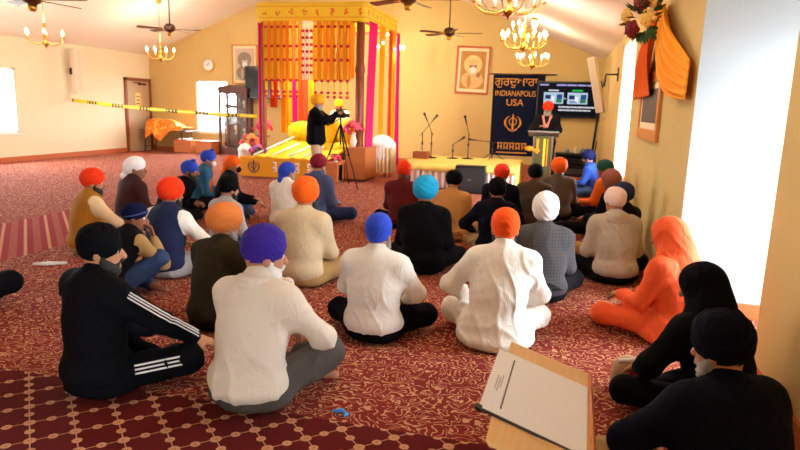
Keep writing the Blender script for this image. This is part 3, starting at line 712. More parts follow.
for a in ((-.72, 7.95, 2.80, 10, .42, 'large brass candle chandelier cut by the top edge, nearest on the right', 2, CP),
          (-.70, 10.87, 2.66, 10, .36, 'two-tier brass chandelier above the navy banner, middle of the right row', 2, CP),
          (-.72, 14.5, 2.62, 8, .34, 'brass chandelier hanging lowest above the navy banner, farthest on the right', 1, CP),
          (-10.1, 10.69, 2.66, 6, .36, 'brass candle chandelier near the left wall by the bright window', 1, CP),
          (-9.8, 14.0, 2.64, 8, .34, 'brass candle chandelier in front of the left corner near the door', 1, CP),
          (-4.25, 15.48, 2.88, 8, .32, 'brass chandelier against the back wall just right of the canopy', 1, CP),
          (-10.1, 4.5, 2.66, 6, .36, 'unseen brass chandelier added as fill over the left aisle behind the audience', 1, CPN),  # this and the next three are out of view, added as fill light
          (-.9, 4.0, 3.3, 8, .36, 'unseen brass chandelier added as fill over the right side of the audience', 1, CPN*2.6),
          (-5.5, 5.0, 3.6, 8, .36, 'unseen brass chandelier added as fill over the middle of the audience', 1, CPN),
          (-5.5, -.5, 3.3, 8, .36, 'unseen brass chandelier added as fill over the rear of the hall', 1, CPN)):
    if a[1] < 7 : a = a[:2]+(3.55 if a[0] > -6 and a[0] < -5 else 3.0,)+a[3:]
    make_chandelier(*a)

# ================================================================== BACK AND LEFT WALL FITTINGS
def picture(name, label, w, h, M, fw, framem, matm, scene, cat='picture'):
    t = thing(name, label, cat); t.matrix_world = M      # local: X right, Z up, front -Y
    bm = bmesh.new()
    B(bm, -w/2, w/2, -.035, 0, h/2-fw, h/2, .006); B(bm, -w/2, w/2, -.035, 0, -h/2, -h/2+fw, .006)
    B(bm, -w/2, -w/2+fw, -.034, 0, -h/2+fw, h/2-fw); B(bm, w/2-fw, w/2, -.034, 0, -h/2+fw, h/2-fw)
    obj('picture_frame', bm, framem, t)
    obj('mount', box(-w/2+fw, w/2-fw, -.016, -.004, -h/2+fw, h/2-fw), matm, t)
    scene(t, w-2*fw, h-2*fw)
    return t
def portrait(bg, robe, tur, face):
    def f(t, w, h):
        a, b = w*.42, h*.43
        obj('picture_print', box(-a, a, -.020, -.016, -b, b), bg, t)
        for nm, c, rr, m, yy in (('painted_robe', (0, -b*.52), (a*.88, b*.46), robe, -.0215), ('painted_halo', (0, b*.30), (a*.72, a*.72), tur, -.0205),
                                 ('painted_face', (a*.02, b*.22), (a*.30, b*.22), face, -.0225), ('painted_turban', (0, b*.42), (a*.40, b*.17), robe, -.0235), ('painted_beard', (a*.02, b*.0), (a*.27, b*.18), HAIRW, -.0230), ('painted_hand', (a*.45, -b*.25), (a*.16, b*.12), face, -.0235), ('painted_sash', (-a*.25, -b*.6), (a*.16, b*.34), bg, -.0236)):
            pts = [(c[0]+rr[0]*math.cos(q), c[1]+rr[1]*math.sin(q)) for q in np.linspace(0, 2*PI, 28, endpoint=False)]
            obj(nm, poly(bmesh.new(), pts, yy-.001, yy), m, t)
    return f
p_bg = mat('print_gold', rgb(186, 134, 64), .6, var=.25); p_robe = mat('print_robe', rgb(222, 184, 122), .6, var=.3); p_face = mat('print_face', rgb(164, 104, 62), .6); p_tur = mat('print_turban', rgb(236, 200, 140), .6)
p_grey = mat('print_grey', rgb(196, 180, 158), .6, var=.12); p_grey2 = mat('print_grey_figure', rgb(136, 120, 104), .6, var=.3)
MOUNT = mat('cream_mount', rgb(240, 220, 184), .7)
picture('framed_portrait', 'brown-framed golden portrait print high on the back wall left of the navy banner', .92, 1.26, Matrix.Translation((-2.41, YB-.002, 2.575))@Matrix.Rotation(math.radians(1.6), 4, 'Y'), .055, TRIMW, MOUNT, portrait(p_bg, p_robe, p_tur, p_face))
picture('framed_drawing', 'gold-framed pale grey portrait high on the back wall beside the clock', .82, 1.15, Matrix.Translation((-9.17, YB-.002, 2.64)), .04, mat('gilt_frame', rgb(196, 130, 60), .4, .3), MOUNT, portrait(p_grey, p_grey2, p_grey2, p_grey))
def pano(t, w, h):
    obj('picture_print', box(-w*.42, w*.42, -.020, -.016, -h*.36, h*.36), mat('print_dark', rgb(70, 60, 62), .5, var=.5), t)
    for i in range(7): obj('painted_figure', ball(bmesh.new(), (-w*.36+i*w*.12, -.018, -h*.06+.05*(i % 2)), h*.10, 10, (1, .03, 1.5)), mat('print_fig', rgb(150, 96, 66), .6), t)
picture('framed_print', 'wide oak-framed dark print on the right wall beneath the orange drape', 1.65, .74, Matrix.Translation((XR-.002, 7.55, 1.63))@Matrix.Rotation(-PI/2, 4, 'Z'), .12, wood('oak_frame', rgb(196, 118, 48), rgb(220, 146, 70)), MOUNT, pano)
t = thing('wall_clock', 'round white wall clock above the small back window', 'clock', (-10.36, YB, 2.61))
cyl = lambda r, y0, y1, n=28: poly(bmesh.new(), [(r*math.cos(q), r*math.sin(q)) for q in np.linspace(0, 2*PI, n, endpoint=False)], y0, y1)
obj('clock_rim', cyl(.19, -.04, 0), BRASS, t); obj('clock_face', cyl(.165, -.044, -.038), PAPER, t)
bm = bmesh.new(); B(bm, -.006, .006, -.048, -.045, 0, .12); B(bm, -.09, 0, -.048, -.045, -.005, .007); obj('clock_hand', bm, INK, t)
bm = bmesh.new()
for k in range(12):
    a = k*PI/6; B(bm, -.004, .004, -.047, -.044, .135, .155, 0, Matrix.Rotation(a, 4, 'Y'))
obj('hour_mark', bm, INK, t)
# screens
TVB = mat('screen_bezel', rgb(16, 15, 18), .3); SCR = mat('screen_off', rgb(12, 14, 20), .15)
t = thing('television', 'dark switched-off television on the back wall behind the left canopy drapes', 'television', (-8.38, 16.85, 2.12))
obj('screen_body', box(-.62, .62, -.04, .04, -.46, .46, .01), TVB, t); obj('screen', box(-.59, .59, -.043, -.0401, -.42, .43), SCR, t); obj('wall_mount', box(-.15, .15, .04, .30, -.12, .12), BLACKMETAL, t)
t = thing('television', 'lit wall television showing two pictures and captions, right of the navy banner', 'television', (.12, 17.0, 1.87))
def em(name, c, s): return mat(name, (0, 0, 0, 1), .4, emit=c, estr=s, spec=.05)
obj('screen_body', box(-.79, .76, -.04, .04, -.48, .45, .01), TVB, t); obj('screen', box(-.75, .72, -.043, -.0401, -.44, .41), em('screen_dark', rgb(20, 22, 34), .6), t); obj('wall_mount', box(-.2, .2, .04, .15, -.15, .15), BLACKMETAL, t)
bm = bmesh.new()
for (a, b) in ((-.72, -.50), (-.30, -.06), (-.04, .20), (.22, .44), (.46, .66)): B(bm, a, b, -.046, -.0435, .335, .375)
obj('caption_line', bm, em('screen_lilac', rgb(170, 165, 225), 1.0), t)
obj('caption_line', box(-.50, -.24, -.046, -.0435, .20, .235), em('screen_white', rgb(225, 228, 235), .9), t)
obj('caption_line', box(.10, .36, -.046, -.0435, .20, .24), em('screen_green', rgb(40, 215, 80), .9), t)
for cx in (-.36, .24):
    fr_ = obj('slide_picture', box(cx-.25, cx+.25, -.046, -.0435, -.12, .17), em('screen_pale', rgb(190, 214, 232), .9), t)
    for i, (dx, dz, w, h, c) in enumerate(((-.14, .03, .07, .05, (40, 50, 110)), (-.02, -.02, .04, .07, (250, 250, 255)), (.15, .04, .07, .06, (40, 80, 150)), (.14, -.06, .07, .05, (50, 130, 90)), (-.10, -.09, .09, .02, (110, 140, 190)))):
        obj('slide_detail', box(cx+dx-w, cx+dx+w, -.048, -.0461, .02+dz-h, .02+dz+h), em('slide_%d' % i, rgb(*c), .9), fr_)
obj('slide_arrow', poly(bmesh.new(), [(-.09, .04), (-.04, .015), (-.09, -.01)], -.046, -.0435), em('screen_white', rgb(225, 228, 235), .9), t)
bm = bmesh.new()
for z0, n in ((-.20, 9), (-.28, 8)):
    x = -.22
    for i in range(n): w = .06+.03*((i*7+n) % 3); B(bm, x, x+w, -.046, -.0435, z0-.018, z0+.02); x += w+.012
obj('caption_line', bm, em('screen_white', rgb(225, 228, 235), .9), t)
# banner
NAVY = cloth('banner_cloth', 20, 26, 48, .8, .1, 80, .1)
t = thing('cloth_banner', 'tall navy cloth banner with gold lettering and emblem on the back wall', 'banner', (-1.14, 17.138, 0))
obj('banner_cloth', box(-.70, .66, -.008, .008, .34, 2.47), NAVY, t)
obj('banner_rod', tube([(-.86, 0, 2.49), (.95, 0, 2.49)], .018), DARKWOOD, t)
def khanda(bm, s, y0, y1, cx=0, cz=0):
    def P(pts): poly(bm, [(cx+s*a, cz+s*b) for a, b in pts], y0, y1)
    P([(0, 1.0), (.09, .78), (.06, .3), (.11, -.55), (0, -.72), (-.11, -.55), (-.06, .3), (-.09, .78)])
    ro, ri = .42, .33; q = np.linspace(0, 2*PI, 25)
    for a, b in zip(q, q[1:]): P([(ri*math.cos(a), .18+ri*math.sin(a)), (ro*math.cos(a), .18+ro*math.sin(a)), (ro*math.cos(b), .18+ro*math.sin(b)), (ri*math.cos(b), .18+ri*math.sin(b))])
    for sx in (-1, 1):
        q = np.linspace(-.40*PI, .32*PI, 12)
        for i, (a, b) in enumerate(zip(q, q[1:])):
            wa, wb = .05+.13*math.sin(PI*(i+.5)/12), .05+.13*math.sin(PI*(i+1.5)/12)
            P([(sx*(.72*math.cos(a)-.02), .1+.75*math.sin(a)), (sx*((.72+wa)*math.cos(a)-.02), .1+(.78)*math.sin(a)), (sx*((.72+wb)*math.cos(b)-.02), .1+.78*math.sin(b)), (sx*(.72*math.cos(b)-.02), .1+.75*math.sin(b))])
        P([(sx*.05, -.72), (sx*.52, -.52), (sx*.48, -.62), (sx*.05, -.85)])
    return bm
text('lettering', 'ਗੁਰਦੁਆਰਾ', .30, GOLD, t, Matrix.Translation((-.10, -.010, 2.19))@UPRIGHT, .003)
text('lettering', 'INDIANAPOLIS', .18, GOLD, t, Matrix.Translation((-.10, -.010, 1.92))@UPRIGHT@Matrix.Diagonal((.90, 1.15, 1, 1)), .003)
text('lettering', 'USA', .25, GOLD, t, Matrix.Translation((-.10, -.010, 1.67))@UPRIGHT, .003)
obj('emblem', khanda(bmesh.new(), .26, -.014, -.009, -.12, 1.20), GOLD, t)
bm = bmesh.new()
for i in range(5):
    x = -.50+i*.16
    B(bm, x, x+.14, -.013, -.009, .66, .685); B(bm, x+.01, x+.04, -.013, -.009, .50, .66); B(bm, x+.04, x+.12, -.013, -.009, .56-.03*(i % 2), .59-.03*(i % 2)); B(bm, x+.095, x+.125, -.013, -.009, .50, .66)
B(bm, -.52, .30, -.013, -.009, .40, .435)
obj('lower_lettering', bm, GOLD, t)
# column loudspeakers
def column_speaker(label, M, h, w=.20):
    t = thing('column_loudspeaker', label, 'loudspeaker'); t.matrix_world = M
    obj('cabinet', box(-w/2, w/2, -.11, .08, -h/2, h/2, .02), WHITEP, t); obj('grille', box(-w/2+.02, w/2-.02, -.116, -.1101, -h/2+.03, h/2-.03), mat('grille_cream', rgb(216, 200, 176), .8, bump=.6, bscale=400), t)
    obj('mount_bracket', B(B(box(-.03, .03, .08, .13, -.04, .04), -.012, .012, .10, .30, -.012, .012), -.04, .04, .28, .30, -.08, .08), BLACKMETAL, t); return t
column_speaker('tall cream column loudspeaker bracketed to the left wall above the yellow tape', Matrix.Translation((XL+.30, 13.8, 2.20))@Matrix.Rotation(math.radians(70), 4, 'Z'), 1.12, .20)
column_speaker('tall cream column loudspeaker leaning out over the lit television', Matrix.Translation((.70, 14.75, 2.15))@Matrix.Rotation(math.radians(-13.5), 4, 'Y')@Matrix.Rotation(math.radians(-20), 4, 'Z'), 1.22, .17)
# tape
TAPE, tn, tb_ = new_mat('barrier_tape'); nb = NB(tn); tc = tn.nodes.new('ShaderNodeTexCoord'); sp = tn.nodes.new('ShaderNodeSeparateXYZ'); tn.links.new(tc.outputs['Object'], sp.inputs[0])
fx = nb.m('FRACT', nb.m('MULTIPLY', sp.outputs[0], 1.1)); blk = nb.m('MULTIPLY', nb.m('LESS_THAN', fx, .42), nb.m('GREATER_THAN', nb.m('FRACT', nb.m('MULTIPLY', sp.outputs[0], 9.5)), .3))
tn.links.new(nb.mix(blk, rgb(248, 214, 30), rgb(70, 58, 20)), tb_.inputs['Base Color']); tb_.inputs['Roughness'].default_value = .4
pts = []
for i in range(40):
    u_ = i/39; pts.append((XL+.02+(-6.42+12.4)*u_, 13.86+(12.5-13.86)*u_, 1.47-.22*u_-.10*4*u_*(1-u_)*.55))
P_ = np.array([[(x, y, z-.04-.006*math.sin(i*.8)), (x, y+.01*math.sin(i*.5), z+.04)] for i, (x, y, z) in enumerate(pts)])
tag(solid(link_mesh('barrier_tape', grid_mesh(P_), TAPE, None, True), .002), 'yellow and black barrier tape stretched from the left wall to the canopy', 'tape')

# ================================================================== LEFT CORNER FURNITURE
t = thing('folding_table', 'dark low folding table in the left corner under the orange cloth', 'table', (-11.52, 16.70, 0))
obj('tabletop', box(-.78, .78, -.32, .32, .63, .66, .008), mat('table_laminate', rgb(96, 84, 78), .5), t)
for sx in (-.66, .66):
    for sy in (-.26, .26): obj('leg', tube([(sx, sy, 0), (sx*.92, sy, .63)], .014), BLACKMETAL, t)
for sx in (-.66, .66): obj('leg_brace', tube([(sx*.98, -.26, .15), (sx*.98, .26, .15)], .01), BLACKMETAL, t)
PATO, pn, pb = new_mat('patterned_orange'); nb = NB(pn); tc = pn.nodes.new('ShaderNodeTexCoord')
pn.links.new(nb.mix(nb.m('GREATER_THAN', nb.noise(tc.outputs['Object'], 9, 3, 1.5), .54), rgb(244, 120, 22), rgb(250, 190, 70)), pb.inputs['Base Color']); pb.inputs['Roughness'].default_value = .6
P_ = []
for j in range(34):
    v_ = j/33; row = []
    for i in range(50):
        u_ = i/49; x = -.62+1.24*u_; pk = math.exp(-((u_-.22)/.2)**2)+.8*math.exp(-((u_-.75)/.22)**2); top = .80+.24*math.sin(PI*min(1, u_*1.15+.05))**.4+.02*math.sin(u_*11)
        drop = .04+.34*math.exp(-((u_-.40)/.18)**2)+.26*math.exp(-((u_-.02)/.12)**2)
        if v_ < .45: q = v_/.45; y = .30-.60*q; z = .70+(top-.70)*math.sin(PI*min(1, q*.9+.1)*.5+.0)*(1-.15*q)
        else: q = (v_-.45)/.55; y = -.30-.08*math.sin(q*PI*.5)-.02*math.sin(u_*30)*q; zt = .70+(top-.70)*.85; z = zt-q*(zt-.70+drop)
        row.append((x, y, z+.012*math.sin(u_*40+v_*6)))
    P_.append(row)
o = solid(link_mesh('draped_cloth', grid_mesh(np.array(P_)), PATO, None, True, loc=(-11.45, 16.70, .0)), .008); tag(o, 'orange and gold patterned cloth draped over things on the corner table', 'cloth')
for (x, w, lb) in ((-10.86, .56, 'low brown wooden box with a white sheet on it, left of the pair'), (-10.14, .54, 'low brown wooden box beside the curio cabinet, right of the pair')):
    t = thing('wooden_box', lb, 'box', (x, 16.62, 0), 0, 'low wooden boxes by the back window')
    bm = bmesh.new(); B(bm, -w/2, w/2, -.24, .24, .02, .36, .008); obj('box_body', bm, BOXWOOD, t); obj('box_lid', box(-w/2-.01, w/2+.01, -.25, .25, .36, .39, .006), BOXWOOD, t); obj('plinth', box(-w/2+.02, w/2-.02, -.22, .22, 0, .02), DARKWOOD, t)
tag(obj('folded_sheet', box(-11.04, -10.70, 16.45, 16.68, .391, .43, .012), PAPER), 'small white folded sheet lying on the left wooden box', 'paper')
# curio cabinet
t = thing('curio_cabinet', 'tall dark wooden glass-fronted curio cabinet with arched top', 'cabinet', (-9.36, 16.90, 0))
bm = bmesh.new(); w, d = .46, .20
B(bm, -w, w, -d, d, 0, .22, .01); B(bm, -w, w, -d, d, 1.78, 1.86, .01); B(bm, -w+.03, w-.03, d-.02, d, .22, 1.78)
for sx in (-w, w-.06): B(bm, sx, sx+.06, -d, -d+.06, .22, 1.78); B(bm, sx, sx+.06, d-.06, d, .22, 1.78)
for sx in (-.19, .14): B(bm, sx, sx+.05, -d-.005, -d+.04, .22, 1.78)
obj('cabinet_frame', bm, DARKWOOD, t)
arch = [(-w-.02, 1.86), (-w-.02, 1.90)]+[(w*1.04*math.cos(q), 1.90+.13*math.sin(q)) for q in np.linspace(PI, 0, 15)]+[(w+.02, 1.90), (w+.02, 1.86)]
obj('pediment', poly(bmesh.new(), arch, -d-.02, d), DARKWOOD, t); obj('finial', lathe([(.02, 2.02), (.035, 2.05), (.012, 2.09), (.025, 2.12), (.004, 2.16)], 12), BRASS, t)
for z in (.60, 1.0, 1.38): obj('shelf', box(-w+.04, w-.04, -d+.02, d-.03, z, z+.012), GLASS, t)
obj('glass_door', box(-w+.05, w-.05, -d+.005, -d+.011, .22, 1.78), GLASS, t)
obj('cabinet_back', box(-w+.04, w-.04, -d+.30, -d+.305, .24, 1.76), mat('cabinet_back', rgb(96, 66, 48), .35), t)
PALE = mat('pale_ceramic', rgb(236, 232, 224), .2)
for i, (x, z, h) in enumerate(((-.30, .612, .22), (0, .612, .26), (.28, .612, .18), (-.28, 1.012, .2), (.02, 1.012, .26), (.30, 1.012, .2), (-.26, 1.392, .22), (.05, 1.392, .28), (.29, 1.392, .2))):
    o = obj('ornament', lathe([(.05*h/.2, 0), (.02, .03), (.02, h*.4), (.055, h*.6), (.06, h*.85), (.03, h), (.02, h*1.02)], 14, (0, 0, 0)), PALE, None, loc=(-9.36+x, 16.90, z))
    tag(o, 'small pale ornament standing on a glass shelf inside the curio cabinet', 'ornament', 'ornaments in the curio cabinet')

# ================================================================== THE CANOPY (palki)
PX0, PX1, PY0, PY1, PZ = -6.30, -4.08, 12.62, 14.90, 3.30
t = thing('canopy', 'large square wooden-posted canopy with yellow patterned valance', 'canopy', ((PX0+PX1)/2, (PY0+PY1)/2, 0))
hx, hy_ = (PX1-PX0)/2, (PY1-PY0)/2
for (x, y, r) in ((-hx, -hy_, .055), (hx-.04, -hy_, .09), (-hx, hy_, .055), (hx, hy_, .055)):
    obj('post', L(bmesh.new(), [(r*1.3, 0), (r*1.3, .14), (r, .2), (r, 1.0), (r*1.15, 1.03), (r*1.15, 1.09), (r, 1.12), (r, 2.2), (r*1.2, 2.23), (r*1.2, 2.32), (r, 2.36), (r, PZ)], 18, (x, y, 0)), REDWOOD, t)
bm = bmesh.new()
for s in (-1, 1):
    B(bm, -hx, hx, s*hy_-.04, s*hy_+.04, PZ-.08, PZ); B(bm, s*hx-.04, s*hx+.04, -hy_, hy_, PZ-.08, PZ)
obj('beam', bm, REDWOOD, t)
VAL, vn, vb = new_mat('valance_cloth'); nb = NB(vn); tc = vn.nodes.new('ShaderNodeTexCoord'); sp = vn.nodes.new('ShaderNodeSeparateXYZ'); vn.links.new(tc.outputs['Object'], sp.inputs[0])
al = nb.m('ADD', sp.outputs[0], sp.outputs[1])
z_ = sp.outputs[2]; motif = nb.m('LESS_THAN', nb.m('ADD', nb.m('POWER', nb.m('MULTIPLY', cell_ := nb.m('ABSOLUTE', nb.m('SUBTRACT', nb.m('FRACT', nb.m('MULTIPLY', al, 3.3)), .5)), .40), 2), nb.m('POWER', nb.m('SUBTRACT', z_, 3.42), 2)), .0060)
brd = nb.m('MAXIMUM', nb.m('LESS_THAN', nb.m('ABSOLUTE', nb.m('SUBTRACT', z_, 3.31)), .012), nb.m('LESS_THAN', nb.m('ABSOLUTE', nb.m('SUBTRACT', z_, 3.53)), .010))
wisp = nb.m('GREATER_THAN', nb.noise(tc.outputs['Object'], 22, 2), .5)
vn.links.new(nb.mix(nb.m('MAXIMUM', nb.m('MULTIPLY', motif, wisp), nb.m('MULTIPLY', brd, .6)), rgb(255, 216, 44), rgb(236, 124, 20)), vb.inputs['Base Color']); vb.inputs['Roughness'].default_value = .5
cyc = [(-hx-.10, -hy_-.10), (hx+.10, -hy_-.10), (hx+.10, hy_+.10), (-hx-.10, hy_+.10), (-hx-.10, -hy_-.10)]
P_ = []
for zz in np.linspace(3.60, 3.20, 7):
    row = []
    for (a, b), (c_, d_) in zip(cyc, cyc[1:]):
        for i in range(24):
            u_ = i/24; x, y = a+(c_-a)*u_, b+(d_-b)*u_; k = 1+.010*math.sin(i*2.1)*(3.6-zz)*2
            row.append((x*k, y*k, zz+(.03*abs(math.sin(i*PI/4)) if zz < 3.22 else 0)))
    P_.append(row)
solid(link_mesh('valance', grid_mesh(np.array(P_), True), VAL, t, True), .006)
P_ = np.array([[(x, y, 3.60+.10*(1-(x/(hx+.1))**2)*(1-(y/(hy_+.1))**2)) for x in np.linspace(-hx-.1, hx+.1, 16)] for y in np.linspace(-hy_-.1, hy_+.1, 16)])
solid(link_mesh('canopy_roof', grid_mesh(P_), YELLOW, t, True), .006)
# garlands along the front
MAR = mat('marigold', rgb(255, 176, 36), .8, bump=.8, bscale=120); MARY = mat('yellow_marigold', rgb(255, 222, 60), .8, bump=.8, bscale=120)
ROSE = mat('red_rose', rgb(196, 30, 36), .7, bump=.8, bscale=150); SILV = mat('silver_beads', rgb(246, 226, 206), .4)
def garland(x, y, z0, z1, m, reds, label, r=.026, group='flower garlands across the canopy front'):
    t = thing('flower_garland', label, 'garland', (x, y, 0), 0, group)
    n = max(4, int((z1-z0)/(r*1.5))); pts = []
    prof = [(.002, z0)]
    for i in range(n):
        a = z0+(z1-z0)*i/n; b = z0+(z1-z0)*(i+1)/n; prof += [(r*.5, a), (r, a+(b-a)*.3), (r, a+(b-a)*.7)]
    prof.append((.003, z1)); obj('flower_string', lathe(prof, 8), m, t)
    if reds:
        bm = bmesh.new()
        for z in reds:
            if z0-.05 < z < z1: ball(bm, (0, -.01, z), .040, 8, (1, .8, .8))
        obj('red_blossom', bm, ROSE, t)
    return t
LV = (3.12, 2.73, 2.45, 2.03, 1.79, 1.70)
ks = np.linspace(PX0+.07, PX1-.22, 42)
for i, x in enumerate(ks):
    kind = (0, 1, 0)[i % 3]
    if 19 <= i <= 23:
        garland(x, PY0-.13, 2.05, 3.24, SILV, [2.2+.14*k for k in range(7)] if i % 2 else [], 'pale silvery beaded garland hanging mid canopy front', .022, 'pale beaded garlands mid canopy front')
    elif kind == 1: garland(x, PY0-.13, 1.68, 3.24, MARY, LV, 'yellow flower garland dotted with red blossoms hanging from the canopy front', .024, 'yellow garlands dotted with red blossoms')
    else: garland(x, PY0-.12, 2.02+.02*(i % 2), 3.24, MAR, [], 'plain orange marigold garland hanging from the canopy front', .026, 'plain orange marigold garlands')
# drapes
for i, (a, b, m, z0) in enumerate(((-6.26, -6.02, 1, 2.1), (-6.0, -5.8, 0, 2.04), (-5.78, -5.6, 1, 2.1), (-5.1, -4.9, 0, 2.06), (-4.88, -4.66, 1, 2.1), (-4.64, -4.46, 0, 2.05), (-4.44, -4.24, 1, 2.1))):
    tag(curtain('fabric_strip', [cloth('sheer_yellow', 255, 228, 96, .5, .08, 60, .05), cloth('sheer_orange', 255, 196, 60, .5, .08, 60, .05)][m], (a, PY0-.02), (b, PY0-.02), z0, 3.22, 4, .014), ('orange' if m else 'yellow')+' fabric strip behind the garlands, '+['first', 'second', 'third', 'fourth', 'fifth', 'sixth', 'seventh'][i]+' from the left post', 'fabric strip', 'fabric strips behind the garlands')
def drape(label, m, p0, p1, z0, z1, n, amp, **k):
    o = curtain('fabric_drape', m, p0, p1, z0, z1, n, amp, **k); return tag(o, label, 'drape')
REDC = cloth('red_silk', 214, 44, 26, .6); DOR = cloth('deep_orange_silk', 222, 84, 20, .6)
drape('narrow magenta drape hanging full height at the canopy front left corner', MAGENTA, (-6.43, 12.62), (-6.33, 12.72), .45, 3.22, 2, .02)
drape('deep orange drape gathered round the canopy front left post', DOR, (-6.28, 12.78), (-6.02, 12.78), 1.45, 3.22, 4, .02, gather=lambda t: 1-.35*t)
drape('yellow drape beside the front left canopy post', ORANGE2, (-6.02, 12.86), (-5.86, 12.86), .9, 3.2, 3, .02)
for (a, b, m, z0, lb) in ((-6.72, -6.58, ORANGE2, 1.35, 'yellow-orange drape hanging far left behind the yellow tape'),
                          (-6.86, -6.66, ORANGE2, .95, 'yellow drape on the rear left canopy post, leftmost of four strips'), (-6.64, -6.50, MAGENTA, .95, 'magenta drape on the rear left canopy post between yellow and red strips'),
                          (-6.48, -6.22, DOR, .95, 'red-orange drape on the rear left canopy post'), (-6.20, -6.06, ORANGE2, .95, 'thin yellow drape on the rear left canopy post, rightmost strip')):
    if z0 > 1.3: continue
    drape(lb, m, (a, 14.86), (b, 14.86), z0, 3.2, 3, .02)
def tie(t0, w, c=.5):
    return lambda t: (1-(1-w)*math.sin(min(1, t/t0)*PI/2)**2 if t < t0 else w+(t-t0)*.5, c)
drape('wide magenta drape at the canopy right side, swept in behind the post', MAGENTA, (-3.96, 12.72), (-3.94, 13.22), .10, 3.26, 5, .03, gather=lambda t: (1-.15*t, .5-.45*t))
drape('light orange drape on the canopy right side beside the magenta one', ORANGE2, (-3.95, 13.45), (-3.93, 13.80), .30, 3.26, 3, .03, gather=lambda t: (1-.4*t, .5))
drape('orange drape on the canopy right side tied back near the rear post', DOR, (-3.93, 14.15), (-3.93, 14.42), .25, 3.26, 3, .03, gather=lambda t: (1-.3*t, .5+.1*t))
drape('golden drape on the canopy right side near the rear post', ORANGE2, (-3.92, 14.42), (-3.92, 14.66), .25, 3.26, 3, .03, gather=lambda t: (1-.3*t, .5+.1*t))
drape('narrow magenta drape hanging at the canopy rear right corner', MAGENTA, (-3.90, 14.68), (-3.90, 15.02), .10, 3.26, 4, .03, gather=lambda t: (.8+.1*t, .5+.3*t*t))
t = thing('spot_lamp', 'small bright lamp clipped to the right beam of the canopy', 'lamp', (-3.93, 13.6, 2.95)); obj('lamp_head', lathe([(.02, .05), (.045, 0), (.05, -.02)], 12), WHITEP, t); obj('bulb', ball(bmesh.new(), (0, 0, -.03), .035), BULB, t)
for (x, y, z, lb) in ((-5.25, 13.15, 3.05, 'small bright lamp under the canopy roof near the front'), (-3.93, 14.5, 2.9, 'small bright lamp on the canopy right beam near the rear'), (-6.42, 14.2, 3.0, 'small bright lamp on the canopy left beam')):
    t = thing('spot_lamp', lb, 'lamp', (x, y, z)); obj('lamp_head', lathe([(.02, .08), (.045, 0), (.05, -.02)], 12), WHITEP, t); obj('bulb', ball(bmesh.new(), (0, 0, -.03), .035), BULB, t)
    l = bpy.data.lights.new('lamp_glow', 'POINT'); l.energy = 230 if x == -5.25 else 100; l.color = (1, .94, .80); l.shadow_soft_size = .06; o = bpy.data.objects.new('lamp_glow', l); COL.objects.link(o); o.parent = t; o.location = (0, 0, -.14)
for m_ in (MAR, MARY, MAGENTA, MATS['sheer_yellow'], MATS['sheer_orange'], DOR): translucent(m_, .35)
# platform
t = thing('dais', 'low carpeted dais with brown sides under the canopy', 'platform', (-5.25, 13.35, 0))
obj('dais_body', box(-1.20, .95, -1.53, 1.60, 0, .40, .01), BOXWOOD, t)
mc = thing('altar_cloth', 'mustard cloth with blue emblem and white lettering on the dais front', 'cloth', (-5.50, 11.80, 0))
obj('front_panel', box(-.96, .92, -.012, .008, .03, .43, .006), MUSTARD, mc)
obj('top_panel', box(-.96, .92, .008, .30, .405, .43, .006), MUSTARD, mc)
obj('emblem', khanda(bmesh.new(), .155, -.020, -.013, -.64, .225), mat('emblem_blue', rgb(48, 52, 88), .6), mc)
bm = bmesh.new()
for i, x in enumerate((-.16, .10, .34, .60)):
    for z in (.30, .19):
        q = np.linspace(.3, 5.0, 9); pts = [(x+.035*math.cos(a)*(1 if i % 2 else -1), -.015, z+.035*math.sin(a)) for a in q]; T(bm, pts, .009, 6)
        B(bm, x-.05, x+.05, -.018, -.012, z+.038, z+.050)
obj('lettering', bm, WHITEC, mc)
# yellow bedding on the dais
def soft(name, c, hs, m, parent=None, r=.08, sd=1, amp=.012, h=.03):      # cushion-like padded block
    F = Field(h); a, b, z = hs
    for i in np.linspace(-1, 1, 4):
        for j in np.linspace(-1, 1, 4): F.ell((c[0]+i*(a-r*1.3), c[1]+j*(b-r*1.3), c[2]), (r*1.3+a*.28, r*1.3+b*.28, z), None, .06)
    return link_mesh(name, F.mesh(None, folds(sd, amp)), m, parent)
t = thing('floor_spread', 'bright yellow satin spread sloping up from the dais front', 'cloth', (-5.45, 12.45, 0))
P_ = []
for j in range(20):
    v_ = j/19; row = []
    for i in range(44):
        u_ = i/43; w0 = .62+.0*v_; x = -.70*(1-.12*v_)+u_*(1.62)
        z = .435+.30*max(0, (v_-.12))**.9+.010*math.sin(i*.9+v_*5)+.012*math.sin(v_*14+i*.3); row.append((x+.25*v_*.3, -.62+v_*1.35, z))
    P_.append(row)
solid(link_mesh('spread', grid_mesh(np.array(P_)), YELLOW, t, True), .02)
bm = bmesh.new(); T(bm, [(-.72, -.6, .47), (-.42, .75, .80)], .022, 6); obj('white_edging', bm, WHITEC, t)
for i, x in enumerate((-.25, .12, .45)): obj('white_band', T(bmesh.new(), [(x-.10, -.45, .475), (x+.12, .35, .68)], [.018, .03], 8), WHITEC, t)
o = soft('altar_block', (0, 0, 0), (.55, .32, .22), YELLOW, None, .08, 3); o.location = (-5.42, 13.62, .92); tag(o, 'tall yellow cushioned block behind the sloping yellow spread', 'cushion')
struct_b = box(-5.95, -4.85, 13.30, 14.0, .40, .74); tag(obj('covered_box', struct_b, YELLOW), 'yellow covered base box under the cushioned block', 'box')
o = soft('bolster', (0, 0, 0), (.17, .20, .27), YELLOW, None, .07, 5); o.location = (-4.93, 12.98, .98); tag(o, 'upright yellow draped bolster beside the camera tripod, left one', 'cushion')
